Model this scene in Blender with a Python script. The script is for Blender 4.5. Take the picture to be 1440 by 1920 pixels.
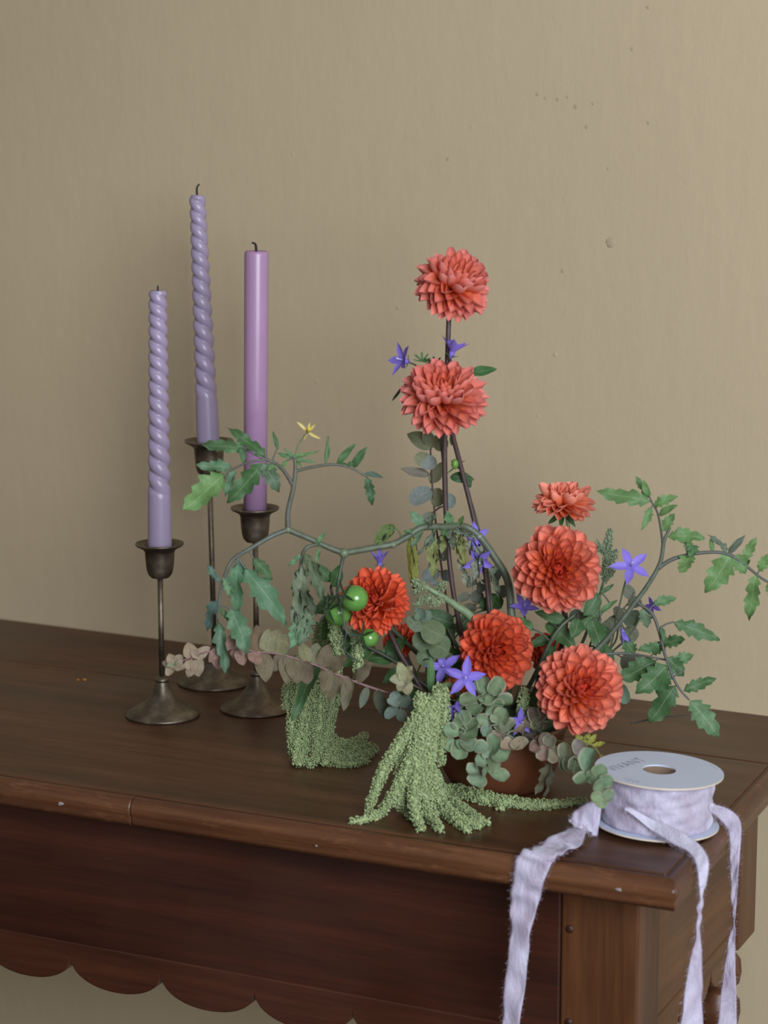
import bpy, bmesh, math, random
import numpy as np
from mathutils import Vector, Matrix

for o in list(bpy.data.objects):
    bpy.data.objects.remove(o)
scene = bpy.context.scene
C = scene.collection
rng = random.Random(7)

# ------------------------------------------------------------------ camera
F = 4200.0                      # focal length in pixels of a 1440 x 1920 frame
PITCH, YAW = math.radians(10.3), math.radians(25.3)
ZT = 0.78                       # height of the table top
CAM = Vector((0.92, -2.10, ZT + 0.555))
FW = Vector((-math.sin(YAW) * math.cos(PITCH), math.cos(YAW) * math.cos(PITCH), -math.sin(PITCH)))
RT = Vector((math.cos(YAW), math.sin(YAW), 0))
UP = RT.cross(FW)
cd = bpy.data.cameras.new('camera')
cd.sensor_fit = 'HORIZONTAL'
cd.sensor_width = 36.0
cd.lens = F / 1440 * 36.0
cd.clip_start = 0.05
cam = bpy.data.objects.new('camera', cd)
C.objects.link(cam)
cam.matrix_world = Matrix((
    (RT.x, UP.x, -FW.x, CAM.x),
    (RT.y, UP.y, -FW.y, CAM.y),
    (RT.z, UP.z, -FW.z, CAM.z),
    (0, 0, 0, 1)))
scene.camera = cam
cd.dof.use_dof = True
cd.dof.focus_distance = 1.92
cd.dof.aperture_fstop = 9.0

# ------------------------------------------------------------------ light
w = bpy.data.worlds.new('room_air')
scene.world = w
w.use_nodes = True
w.node_tree.nodes['Background'].inputs[0].default_value = (1.0, 0.93, 0.84, 1)
w.node_tree.nodes['Background'].inputs[1].default_value = 0.25

def area(name, loc, target, sx, sy, power, col):
    l = bpy.data.lights.new(name, 'AREA')
    l.shape = 'RECTANGLE'
    l.size, l.size_y = sx, sy
    l.energy = power
    l.color = col
    o = bpy.data.objects.new(name, l)
    C.objects.link(o)
    o.location = loc
    d = Vector(target) - Vector(loc)
    o.rotation_euler = d.to_track_quat('-Z', 'Y').to_euler()
    return o
area('window_right_offscreen', (2.15, -2.55, ZT + 1.0), (0.1, -0.15, ZT + 0.2), 1.5, 1.5, 118, (0.87, 0.945, 1.0))

vs = scene.view_settings
vs.view_transform = 'Standard'
vs.look = 'None'
vs.exposure = 0.0
vs.gamma = 1.0
vs.use_curve_mapping = False

# ------------------------------------------------------------------ pixel helpers
def ray(px, py):
    return FW + RT * ((px - 720) / F) - UP * ((py - 960) / F)
def P(px, py, D):               # point D metres in front of the camera
    return CAM + ray(px, py) * D
def T(px, py, z=ZT):            # point on a horizontal plane
    d = ray(px, py)
    return CAM + d * ((z - CAM.z) / d.z)
FWH = Vector((FW.x, FW.y, 0)).normalized()
def PV(px, py, ref, d=0.0):     # point on the upright plane through ref that faces the lens, d metres nearer
    r_ = ray(px, py)
    return CAM + r_ * (((ref - CAM).dot(FWH) - d) / r_.dot(FWH))
def depth(p):
    return (p - CAM).dot(FW)
def onY(px, py, y):             # point on a plane y = const
    d = ray(px, py)
    return CAM + d * ((y - CAM.y) / d.y)
def onX(px, py, x):
    d = ray(px, py)
    return CAM + d * ((x - CAM.x) / d.x)
def pix(p):
    v = p - CAM
    D = v.dot(FW)
    return 720 + F * v.dot(RT) / D, 960 - F * v.dot(UP) / D

# ------------------------------------------------------------------ object helpers
def tag(o, label=None, cat=None, group=None, kind=None):
    if label: o['label'] = label
    if cat: o['category'] = cat
    if group: o['group'] = group
    if kind: o['kind'] = kind
    return o
def thing(name, loc, label, cat, group=None):
    o = bpy.data.objects.new(name, None)
    C.objects.link(o)
    o.empty_display_size = 0.01
    o.location = loc
    o.matrix_basis = Matrix.Translation(Vector(loc))
    o['_w'] = [0.0]
    del o['_w']
    W[o.name] = Matrix.Translation(Vector(loc))
    return tag(o, label, cat, group)
W = {}
def put(name, me, parent=None, mw=None, color=None):
    """link mesh me as one object with world matrix mw"""
    o = bpy.data.objects.new(name, me)
    C.objects.link(o)
    mw = mw if mw is not None else Matrix.Identity(4)
    if parent is not None:
        o.parent = parent
        o.matrix_parent_inverse = W[parent.name].inverted()
    o.matrix_basis = mw
    W[o.name] = mw.copy()
    if color is not None:
        o.color = (color[0], color[1], color[2], 1)
    return o
def mesh(name, vs_, fs, mat, smooth=True, uvs=None):
    me = bpy.data.meshes.new(name)
    me.from_pydata([tuple(v) for v in vs_], [], fs)
    if smooth:
        me.polygons.foreach_set('use_smooth', [True] * len(me.polygons))
    if uvs is not None:
        uv = me.uv_layers.new(name='UVMap')
        idx = np.zeros(len(me.loops), dtype=np.int32)
        me.loops.foreach_get('vertex_index', idx)
        uv.data.foreach_set('uv', np.asarray(uvs, dtype=np.float32)[idx].ravel())
    if mat is not None:
        me.materials.append(mat)
    me.update()
    return me
def from_bm(name, bm, mat, smooth=False):
    me = bpy.data.meshes.new(name)
    bm.normal_update()
    bm.to_mesh(me)
    bm.free()
    if smooth:
        me.polygons.foreach_set('use_smooth', [True] * len(me.polygons))
    me.materials.append(mat)
    return me

def smooth_path(pts, per=6):
    """Catmull-Rom through Vectors (any dimension)"""
    pts = [np.array(p, dtype=float) for p in pts]
    if len(pts) < 3:
        n = per
        return [pts[0] + (pts[-1] - pts[0]) * (i / n) for i in range(n + 1)]
    ext = [2 * pts[0] - pts[1]] + pts + [2 * pts[-1] - pts[-2]]
    out = []
    for i in range(1, len(ext) - 2):
        p0, p1, p2, p3 = ext[i - 1:i + 3]
        for k in range(per):
            t = k / per
            out.append(0.5 * ((2 * p1) + (-p0 + p2) * t + (2 * p0 - 5 * p1 + 4 * p2 - p3) * t * t
                              + (-p0 + 3 * p1 - 3 * p2 + p3) * t ** 3))
    out.append(pts[-1])
    return out
def frames(path):
    path = [Vector(p[:3]) for p in path]
    n = None
    fr = []
    for i, p in enumerate(path):
        a = path[max(0, i - 1)]
        b = path[min(len(path) - 1, i + 1)]
        t = (b - a)
        t = t.normalized() if t.length > 1e-9 else Vector((0, 0, 1))
        if n is None:
            n = t.orthogonal().normalized()
        n = (n - t * n.dot(t))
        n = n.normalized() if n.length > 1e-9 else t.orthogonal().normalized()
        fr.append((p, t, n, t.cross(n)))
    return fr
def tube_geo(path, radii, seg=8, vs_=None, fs=None, cap=True):
    vs_ = [] if vs_ is None else vs_
    fs = [] if fs is None else fs
    b0 = len(vs_)
    fr = frames(path)
    m = len(fr)
    for i, (p, t, n, b) in enumerate(fr):
        if isinstance(radii, (int, float)):
            r = radii
        else:
            x = i / (m - 1) * (len(radii) - 1)
            k = min(int(x), len(radii) - 2)
            r = radii[k] + (radii[k + 1] - radii[k]) * (x - k)
        for j in range(seg):
            a = 2 * math.pi * j / seg
            vs_.append(p + n * (r * math.cos(a)) + b * (r * math.sin(a)))
    for i in range(m - 1):
        for j in range(seg):
            k = (j + 1) % seg
            fs.append((b0 + i * seg + j, b0 + i * seg + k, b0 + (i + 1) * seg + k, b0 + (i + 1) * seg + j))
    if cap:
        fs.append(tuple(b0 + j for j in range(seg))[::-1])
        fs.append(tuple(b0 + (m - 1) * seg + j for j in range(seg)))
    return vs_, fs
def tube(name, path, radii, mat, parent, seg=8, color=None):
    v, f = tube_geo(path, radii, seg)
    return put(name, mesh(name, v, f, mat), parent, color=color)
def lathe(prof, seg=48):
    """prof list of (r,z) -> verts, faces about z axis"""
    vs_, fs = [], []
    rings = []
    for r, z in prof:
        if r < 1e-6:
            rings.append([len(vs_)])
            vs_.append((0, 0, z))
        else:
            rings.append(list(range(len(vs_), len(vs_) + seg)))
            for j in range(seg):
                a = 2 * math.pi * j / seg
                vs_.append((r * math.cos(a), r * math.sin(a), z))
    for A, B in zip(rings, rings[1:]):
        if len(A) == 1 and len(B) == 1:
            continue
        for j in range(seg):
            k = (j + 1) % seg
            if len(A) == 1:
                fs.append((A[0], B[k], B[j]))
            elif len(B) == 1:
                fs.append((A[j], A[k], B[0]))
            else:
                fs.append((A[j], A[k], B[k], B[j]))
    return vs_, fs

# ------------------------------------------------------------------ materials
def newmat(name):
    m = bpy.data.materials.new(name)
    m.use_nodes = True
    nt = m.node_tree
    b = nt.nodes['Principled BSDF']
    return m, nt, b
def N(nt, typ, **kw):
    n = nt.nodes.new(typ)
    for k, v in kw.items():
        if k.startswith('i_'):
            n.inputs[k[2:].replace('_', ' ')].default_value = v
        else:
            setattr(n, k, v)
    return n
def ramp(nt, fac, stops):
    r = nt.nodes.new('ShaderNodeValToRGB')
    e = r.color_ramp.elements
    while len(e) < len(stops):
        e.new(0.5)
    for el, (p, c) in zip(e, stops):
        el.position = p
        el.color = (c[0], c[1], c[2], 1)
    nt.links.new(fac, r.inputs[0])
    return r.outputs[0]
def mix(nt, fac, a, b, mode='MIX'):
    n = nt.nodes.new('ShaderNodeMix')
    n.data_type = 'RGBA'
    n.blend_type = mode
    for s, v in ((0, fac), (6, a), (7, b)):
        if hasattr(v, 'is_linked'):
            nt.links.new(v, n.inputs[s])
        elif s == 0:
            n.inputs[s].default_value = v
        else:
            n.inputs[s].default_value = (v[0], v[1], v[2], 1)
    return n.outputs[2]
def coords(nt, kind='Object', scale=(1, 1, 1), rot=(0, 0, 0)):
    tc = nt.nodes.new('ShaderNodeTexCoord')
    mp = nt.nodes.new('ShaderNodeMapping')
    mp.inputs['Scale'].default_value = scale
    mp.inputs['Rotation'].default_value = rot
    nt.links.new(tc.outputs[kind], mp.inputs[0])
    return mp.outputs[0]
def noise(nt, vec, scale, detail=4, rough=0.55, dist=0.0):
    n = nt.nodes.new('ShaderNodeTexNoise')
    n.inputs['Scale'].default_value = scale
    n.inputs['Detail'].default_value = detail
    n.inputs['Roughness'].default_value = rough
    n.inputs['Distortion'].default_value = dist
    if vec is not None:
        nt.links.new(vec, n.inputs['Vector'])
    return n.outputs[0]
def bump(nt, b, h, strength, dist):
    n = nt.nodes.new('ShaderNodeBump')
    n.inputs['Strength'].default_value = strength
    n.inputs['Distance'].default_value = dist
    nt.links.new(h, n.inputs['Height'])
    nt.links.new(n.outputs[0], b.inputs['Normal'])

def mat_wall():
    m, nt, b = newmat('painted_plaster')
    v = coords(nt)
    big = noise(nt, v, 1.7, 3)
    col = ramp(nt, big, [(0.3, (0.412, 0.326, 0.216)), (0.7, (0.452, 0.361, 0.244))])
    fine = noise(nt, v, 420, 3, 0.6)
    lump = noise(nt, v, 38, 3, 0.5, 0.4)
    vm = coords(nt, scale=(30, 30, 9))
    drip = noise(nt, vm, 1.0, 4, 0.6)
    vo = nt.nodes.new('ShaderNodeTexVoronoi')
    vo.inputs['Scale'].default_value = 26
    nt.links.new(v, vo.inputs['Vector'])
    pit = ramp(nt, vo.outputs['Distance'], [(0.0, (1, 1, 1)), (0.07, (0, 0, 0))])
    vsel = noise(nt, v, 9, 2)
    sel = ramp(nt, vsel, [(0.56, (0, 0, 0)), (0.64, (1, 1, 1))])
    pit = mix(nt, 1.0, pit, sel, 'MULTIPLY')
    a = nt.nodes.new('ShaderNodeMath'); a.operation = 'MULTIPLY_ADD'
    nt.links.new(lump, a.inputs[0]); a.inputs[1].default_value = 0.55
    nt.links.new(drip, a.inputs[2])
    a2 = nt.nodes.new('ShaderNodeMath'); a2.operation = 'MULTIPLY_ADD'
    nt.links.new(fine, a2.inputs[0]); a2.inputs[1].default_value = 0.12
    nt.links.new(a.outputs[0], a2.inputs[2])
    a3 = nt.nodes.new('ShaderNodeMath'); a3.operation = 'MULTIPLY_ADD'
    nt.links.new(pit, a3.inputs[0]); a3.inputs[1].default_value = 0.8
    nt.links.new(a2.outputs[0], a3.inputs[2])
    nt.links.new(col, b.inputs['Base Color'])
    b.inputs['Roughness'].default_value = 0.55
    b.inputs['Specular IOR Level'].default_value = 0.25
    bump(nt, b, a3.outputs[0], 0.42, 0.0020)
    return m
def mat_wood(name, dark, mid, light, axis='x', gloss=0.32, grain=1.0, wear=0.0):
    m, nt, b = newmat(name)
    s = {'x': (1.6, 26, 26), 'z': (26, 26, 1.6), 'y': (26, 1.6, 26)}[axis]
    v = coords(nt, scale=s)
    g1 = noise(nt, v, 1.3 * grain, 6, 0.62, 0.6)
    s2 = tuple(k * 6 for k in s)
    g2 = noise(nt, coords(nt, scale=s2), 1.2, 3, 0.6, 0.2)
    big = noise(nt, coords(nt), 5.0, 3, 0.5)
    c1 = ramp(nt, g1, [(0.30, dark), (0.52, mid), (0.75, light)])
    c2 = mix(nt, 0.35, c1, ramp(nt, g2, [(0.35, (0.35, 0.35, 0.35)), (0.65, (1, 1, 1))]), 'MULTIPLY')
    c3 = mix(nt, 0.45, c2, ramp(nt, big, [(0.3, (0.55, 0.55, 0.55)), (0.7, (1.25, 1.2, 1.15))]), 'MULTIPLY')
    if wear:
        wn = noise(nt, coords(nt, scale=(6, 20, 20)), 6, 5, 0.7)
        c3 = mix(nt, ramp(nt, wn, [(0.56, (0, 0, 0)), (0.72, (wear, wear, wear))]), c3, light)
        dn = noise(nt, coords(nt, scale=(9, 30, 60)), 4, 5, 0.7, 0.5)
        c3 = mix(nt, ramp(nt, dn, [(0.56, (0, 0, 0)), (0.74, (wear * 1.2,) * 3)]), c3, dark)
    nt.links.new(c3, b.inputs['Base Color'])
    rr = ramp(nt, big, [(0.3, (gloss * 0.8,) * 3), (0.7, (gloss * 1.35,) * 3)])
    nt.links.new(rr, b.inputs['Roughness'])
    b.inputs['Specular IOR Level'].default_value = 0.38
    b.inputs['Coat Weight'].default_value = 0.08
    b.inputs['Coat Roughness'].default_value = gloss * 0.8
    bump(nt, b, g2, 0.12, 0.0006)
    return m
def mat_brass():
    m, nt, b = newmat('aged_brass')
    v = coords(nt)
    n1 = noise(nt, v, 55, 6, 0.65)
    col = ramp(nt, n1, [(0.30, (0.080, 0.064, 0.050)), (0.55, (0.18, 0.145, 0.110)), (0.75, (0.33, 0.28, 0.215))])
    nt.links.new(col, b.inputs['Base Color'])
    b.inputs['Metallic'].default_value = 0.9
    nt.links.new(ramp(nt, noise(nt, v, 30, 5), [(0.3, (0.34,) * 3), (0.7, (0.55,) * 3)]), b.inputs['Roughness'])
    bump(nt, b, n1, 0.1, 0.0004)
    return m
def mat_wax(name, col):
    m, nt, b = newmat(name)
    v = coords(nt)
    n1 = noise(nt, v, 40, 3)
    c = ramp(nt, n1, [(0.3, tuple(k * 0.92 for k in col)), (0.7, col)])
    nt.links.new(c, b.inputs['Base Color'])
    b.inputs['Roughness'].default_value = 0.33
    b.inputs['Subsurface Weight'].default_value = 0.25
    b.inputs['Subsurface Radius'].default_value = (0.006, 0.004, 0.005)
    b.inputs['Subsurface Scale'].default_value = 1.0
    return m
def mat_plain(name, col, rough=0.5, nscale=60, var=0.12, bmp=0.0, bscale=200, sheen=0.0, metallic=0.0):
    m, nt, b = newmat(name)
    v = coords(nt)
    n1 = noise(nt, v, nscale, 4)
    c = ramp(nt, n1, [(0.3, tuple(k * (1 - var) for k in col)), (0.7, tuple(min(1, k * (1 + var)) for k in col))])
    nt.links.new(c, b.inputs['Base Color'])
    b.inputs['Roughness'].default_value = rough
    b.inputs['Metallic'].default_value = metallic
    if sheen:
        b.inputs['Sheen Weight'].default_value = sheen
    if bmp:
        bump(nt, b, noise(nt, v, bscale, 3), bmp, 0.001)
    return m
def objcolor(nt):
    return nt.nodes.new('ShaderNodeObjectInfo').outputs['Color']
def mat_leaf(name, rough=0.5, vein=0.5, spots=None, transl=0.18, nerves=True, edge=None, vcol=None):
    """colour of the leaf comes from the object's own colour"""
    m, nt, b = newmat(name)
    col = objcolor(nt)
    uv = nt.nodes.new('ShaderNodeUVMap')
    sx = nt.nodes.new('ShaderNodeSeparateXYZ')
    nt.links.new(uv.outputs[0], sx.inputs[0])
    def math_(op, a, b2=None, c=None):
        n = nt.nodes.new('ShaderNodeMath'); n.operation = op
        for i, v in enumerate((a, b2, c)):
            if v is None: continue
            if hasattr(v, 'is_linked'): nt.links.new(v, n.inputs[i])
            else: n.inputs[i].default_value = v
        return n.outputs[0]
    ax = math_('ABSOLUTE', math_('SUBTRACT', sx.outputs[0], 0.5))
    mid = math_('LESS_THAN', ax, 0.016)
    # side nerves run forwards from the midrib
    t = math_('SUBTRACT', math_('MULTIPLY', sx.outputs[1], 9.0), math_('MULTIPLY', ax, 7.0))
    fr = math_('ABSOLUTE', math_('SUBTRACT', math_('FRACT', t), 0.5))
    side = math_('MULTIPLY', math_('LESS_THAN', fr, 0.055), 0.55 if nerves else 0.0)
    vn = math_('MAXIMUM', mid, side)
    nz = noise(nt, coords(nt, 'UV', (1, 1.6, 1)), 6.0, 4, 0.6)
    shade = ramp(nt, nz, [(0.25, (0.62, 0.66, 0.62)), (0.75, (1.18, 1.15, 1.12))])
    c1 = mix(nt, 0.8, col, shade, 'MULTIPLY')
    c1 = mix(nt, math_('MULTIPLY', vn, vein), c1, vcol if vcol else mix(nt, 0.5, col, (0.55, 0.60, 0.40)))
    if edge:
        e = ramp(nt, math_('ADD', ax, math_('MULTIPLY', nz, 0.12)), [(0.42, (0, 0, 0)), (0.55, (1, 1, 1))])
        c1 = mix(nt, e, c1, edge)
    if spots:
        oi = nt.nodes.new('ShaderNodeObjectInfo')
        cmb = nt.nodes.new('ShaderNodeVectorMath'); cmb.operation = 'ADD'
        nt.links.new(uv.outputs[0], cmb.inputs[0])
        rnd = math_('MULTIPLY', oi.outputs['Random'], 20.0)
        nt.links.new(rnd, cmb.inputs[1])
        sp = noise(nt, cmb.outputs[0], 5.0, 4, 0.6, 0.3)
        f = ramp(nt, sp, [(spots[0], (0, 0, 0)), (spots[0] + 0.05, (1, 1, 1))])
        c1 = mix(nt, f, c1, spots[1])
    nt.links.new(c1, b.inputs['Base Color'])
    b.inputs['Roughness'].default_value = rough
    b.inputs['Specular IOR Level'].default_value = 0.35
    hb = math_('MULTIPLY', vn, -1.0)
    hb2 = math_('MULTIPLY_ADD', nz, 1.2, hb)
    bump(nt, b, hb2, 0.3, 0.0012)
    # light through the blade
    tr = nt.nodes.new('ShaderNodeBsdfTranslucent')
    nt.links.new(c1, tr.inputs['Color'])
    ms = nt.nodes.new('ShaderNodeMixShader')
    ms.inputs[0].default_value = transl
    nt.links.new(b.outputs[0], ms.inputs[1])
    nt.links.new(tr.outputs[0], ms.inputs[2])
    out = nt.nodes['Material Output']
    nt.links.new(ms.outputs[0], out.inputs[0])
    return m
def mat_petal(name, tip_mul, base_mul, rough=0.45, transl=0.2, streak=0.4):
    m, nt, b = newmat(name)
    col = objcolor(nt)
    uv = nt.nodes.new('ShaderNodeUVMap')
    sx = nt.nodes.new('ShaderNodeSeparateXYZ')
    nt.links.new(uv.outputs[0], sx.inputs[0])
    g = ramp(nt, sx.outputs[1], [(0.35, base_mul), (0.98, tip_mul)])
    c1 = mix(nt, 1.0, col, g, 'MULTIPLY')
    # paler rim
    ax = nt.nodes.new('ShaderNodeMath'); ax.operation = 'SUBTRACT'
    nt.links.new(sx.outputs[0], ax.inputs[0]); ax.inputs[1].default_value = 0.5
    ab = nt.nodes.new('ShaderNodeMath'); ab.operation = 'ABSOLUTE'
    nt.links.new(ax.outputs[0], ab.inputs[0])
    rim = ramp(nt, ab.outputs[0], [(0.30, (1, 1, 1)), (0.5, tip_mul)])
    c1 = mix(nt, 0.8, c1, rim, 'MULTIPLY')
    st = noise(nt, coords(nt, 'UV', (26, 2, 1)), 1.0, 3)
    c1 = mix(nt, streak, c1, ramp(nt, st, [(0.3, (0.72, 0.68, 0.68)), (0.7, (1.1, 1.1, 1.1))]), 'MULTIPLY')
    nt.links.new(c1, b.inputs['Base Color'])
    b.inputs['Roughness'].default_value = rough
    b.inputs['Specular IOR Level'].default_value = 0.3
    bump(nt, b, st, 0.15, 0.0006)
    tr = nt.nodes.new('ShaderNodeBsdfTranslucent')
    nt.links.new(c1, tr.inputs['Color'])
    ms = nt.nodes.new('ShaderNodeMixShader')
    ms.inputs[0].default_value = transl
    nt.links.new(b.outputs[0], ms.inputs[1])
    nt.links.new(tr.outputs[0], ms.inputs[2])
    nt.links.new(ms.outputs[0], nt.nodes['Material Output'].inputs[0])
    return m
def mat_velvet(name, hi, lo, rough=0.55):
    m, nt, b = newmat(name)
    v = coords(nt)
    n1 = noise(nt, coords(nt, scale=(1, 1, 0.45)), 62, 6, 0.72, 0.9)
    n2 = noise(nt, coords(nt, scale=(1, 1, 0.25)), 620, 3, 0.65)
    c = ramp(nt, n1, [(0.38, lo), (0.50, tuple((a + b_) / 2 for a, b_ in zip(hi, lo))), (0.62, hi)])
    nt.links.new(c, b.inputs['Base Color'])
    b.inputs['Roughness'].default_value = rough
    nt.links.new(ramp(nt, n1, [(0.40, (0.15,) * 3), (0.60, (1.0,) * 3)]), b.inputs['Sheen Weight'])
    b.inputs['Sheen Roughness'].default_value = 0.35
    b.inputs['Sheen Tint'].default_value = (0.8, 0.82, 1, 1)
    hh = nt.nodes.new('ShaderNodeMath'); hh.operation = 'MULTIPLY_ADD'
    nt.links.new(n2, hh.inputs[0]); hh.inputs[1].default_value = 0.18; nt.links.new(n1, hh.inputs[2])
    bump(nt, b, hh.outputs[0], 0.6, 0.004)
    return m
def mat_terracotta():
    m, nt, b = newmat('brown_glaze_terracotta')
    v = coords(nt, scale=(1, 1, 1))
    n1 = noise(nt, v, 30, 4)
    c = ramp(nt, n1, [(0.3, (0.080, 0.026, 0.011)), (0.7, (0.118, 0.040, 0.017))])
    nt.links.new(c, b.inputs['Base Color'])
    b.inputs['Roughness'].default_value = 0.38
    bump(nt, b, noise(nt, coords(nt, scale=(6, 6, 160)), 2, 2), 0.08, 0.001)
    return m

M = {}
M['wall'] = mat_wall()
M['floor'] = mat_wood('dark_floor_boards', (0.04, 0.025, 0.015), (0.08, 0.05, 0.03), (0.12, 0.08, 0.05), 'x')
M['top'] = mat_wood('polished_brown_top', (0.046, 0.0165, 0.0068), (0.084, 0.032, 0.0130), (0.145, 0.062, 0.027), 'x', 0.38, wear=0.35)
M['edge'] = mat_wood('worn_red_moulding', (0.036, 0.0125, 0.007), (0.100, 0.037, 0.0155), (0.19, 0.083, 0.038), 'x', 0.36, wear=0.5)
M['edge_y'] = mat_wood('worn_red_moulding_side', (0.036, 0.0125, 0.007), (0.100, 0.037, 0.0155), (0.19, 0.083, 0.038), 'y', 0.36, wear=0.5)
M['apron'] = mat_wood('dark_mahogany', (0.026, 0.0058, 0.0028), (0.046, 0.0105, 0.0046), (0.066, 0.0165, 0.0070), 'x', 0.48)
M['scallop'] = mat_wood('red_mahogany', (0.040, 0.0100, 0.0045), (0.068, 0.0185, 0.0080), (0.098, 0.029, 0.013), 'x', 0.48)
M['leg'] = mat_wood('brown_leg_wood', (0.050, 0.0175, 0.0075), (0.098, 0.036, 0.0140), (0.145, 0.058, 0.023), 'z', 0.36)
M['side'] = mat_wood('brown_side_wood', (0.050, 0.0175, 0.0075), (0.098, 0.036, 0.0140), (0.145, 0.058, 0.023), 'y', 0.36)
M['brass'] = mat_brass()
M['lilac'] = mat_wax('lilac_wax', (0.315, 0.256, 0.378))
M['orchid'] = mat_wax('orchid_wax', (0.368, 0.218, 0.375))
M['wick'] = mat_plain('burnt_wick', (0.012, 0.010, 0.009), 0.9)
M['card'] = mat_plain('pale_blue_card', (0.50, 0.555, 0.70), 0.55, 20, 0.03)
M['cardedge'] = mat_plain('cream_card_edge', (0.62, 0.52, 0.42), 0.7)
M['core'] = mat_plain('brown_card', (0.17, 0.11, 0.075), 0.8)
M['ink'] = mat_plain('grey_ink', (0.13, 0.14, 0.18), 0.7)
M['velvet'] = mat_velvet('crushed_lilac_velvet', (0.480, 0.445, 0.580), (0.375, 0.315, 0.420))
M['satin'] = mat_velvet('lilac_ribbon_back', (0.50, 0.47, 0.60), (0.455, 0.425, 0.55), 0.5)
M['thread'] = mat_plain('lilac_thread', (0.42, 0.34, 0.44), 0.7)
M['bowl'] = mat_terracotta()
M['chip'] = mat_plain('pale_bare_spot', (0.26, 0.22, 0.22), 0.7)
M['crumb'] = mat_plain('orange_crumb', (0.36, 0.14, 0.02), 0.7)
M['foam'] = mat_plain('wet_floral_foam', (0.030, 0.060, 0.028), 0.95, 80, 0.4, 0.4)
M['leaf'] = mat_leaf('green_leaf')
M['leafdull'] = mat_leaf('bloomy_leaf', 0.65, 0.25, None, 0.15, False)
M['bract'] = mat_leaf('oregano_bract', 0.6, 0.25, None, 0.2, False, (0.33, 0.33, 0.24))
M['spot'] = mat_leaf('blighted_leaf', 0.6, 0.3, (0.56, (0.012, 0.012, 0.011)))
M['dry'] = mat_leaf('dried_bract', 0.75, 0.55, (0.66, (0.09, 0.05, 0.03)), 0.2, True, None, (0.075, 0.050, 0.035))
M['petal'] = mat_petal('dahlia_petal', (1.04, 1.20, 1.30), (1.04, 0.74, 0.28))
M['bell'] = mat_petal('bellflower_petal', (1.0, 1.0, 1.0), (1.15, 1.2, 1.12), 0.5, 0.25, 0.5)
M['stem'] = mat_plain('plain_stem', (1, 1, 1), 0.5)
def mat_stem():
    m, nt, b = newmat('plant_stem')
    c = objcolor(nt)
    nz = noise(nt, coords(nt), 130, 3)
    c = mix(nt, 0.7, c, ramp(nt, nz, [(0.3, (0.6, 0.6, 0.6)), (0.7, (1.2, 1.2, 1.2))]), 'MULTIPLY')
    nt.links.new(c, b.inputs['Base Color'])
    b.inputs['Roughness'].default_value = 0.5
    return m
M['stem'] = mat_stem()
def mat_fruit():
    m, nt, b = newmat('green_tomato_skin')
    v = coords(nt)
    n1 = noise(nt, v, 60, 3)
    c = ramp(nt, n1, [(0.3, (0.075, 0.21, 0.040)), (0.7, (0.12, 0.27, 0.06))])
    nt.links.new(c, b.inputs['Base Color'])
    b.inputs['Roughness'].default_value = 0.16
    b.inputs['Subsurface Weight'].default_value = 0.15
    b.inputs['Subsurface Radius'].default_value = (0.003, 0.006, 0.002)
    return m
M['fruit'] = mat_fruit()
def mat_amaranth():
    m, nt, b = newmat('amaranth_florets')
    c = objcolor(nt)
    nz = noise(nt, coords(nt), 420, 2, 0.6)
    c = mix(nt, 1.0, c, ramp(nt, nz, [(0.3, (0.55, 0.58, 0.5)), (0.7, (1.35, 1.32, 1.25))]), 'MULTIPLY')
    nt.links.new(c, b.inputs['Base Color'])
    b.inputs['Roughness'].default_value = 0.75
    return m
M['amaranth'] = mat_amaranth()

# ------------------------------------------------------------------ setting
# table corners on the top plane (field of the top, inside the moulding line)
BL, BR = T(0, 1160), T(1440, 1342)
fdir = Vector((1, 0, 0))
cornerF = T(1249, 1639)                                  # front right corner of the inlay line
Y_IN = cornerF.y
right_dir = (T(1440, 1435) - cornerF); right_dir.z = 0; right_dir.normalize()
wdir = (BR - BL); wdir.z = 0; wdir.normalize()           # direction of the wall
wn = Vector((-wdir.y, wdir.x, 0))                        # into the wall
def wall_pt(u, z):                                       # u metres along the wall from BR
    p = BR + wdir * u
    return Vector((p.x, p.y, z))
def wall_hit(p, dr):                                     # from p along dr until the wall
    k = (BR - p).dot(wn) / dr.dot(wn)
    return p + dr * k

def box_between(a, b, c, d, z0, z1):                     # quad footprint a,b,c,d ccw
    v = [Vector((q.x, q.y, z0)) for q in (a, b, c, d)] + [Vector((q.x, q.y, z1)) for q in (a, b, c, d)]
    f = [(3, 2, 1, 0), (4, 5, 6, 7), (0, 1, 5, 4), (1, 2, 6, 5), (2, 3, 7, 6), (3, 0, 4, 7)]
    return v, f

v, f = box_between(wall_pt(-3.2, 0), wall_pt(2.6, 0), wall_pt(2.6, 0) + wn * 0.12, wall_pt(-3.2, 0) + wn * 0.12, -0.02, 2.75)
wall = tag(put('wall_back', mesh('wall_back', v, f, M['wall'], False)), 'plain olive beige painted plaster wall', 'wall', kind='structure')
fy0, fy1 = -4.0, max(BL.y, BR.y) + 0.5
v, f = box_between(Vector((-3.2, fy0, 0)), Vector((3.2, fy0, 0)), Vector((3.2, fy1, 0)), Vector((-3.2, fy1, 0)), -0.06, 0.0)
tag(put('floor', mesh('floor', v, f, M['floor'], False)), 'dark wooden floor below the table', 'floor', kind='structure')
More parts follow.
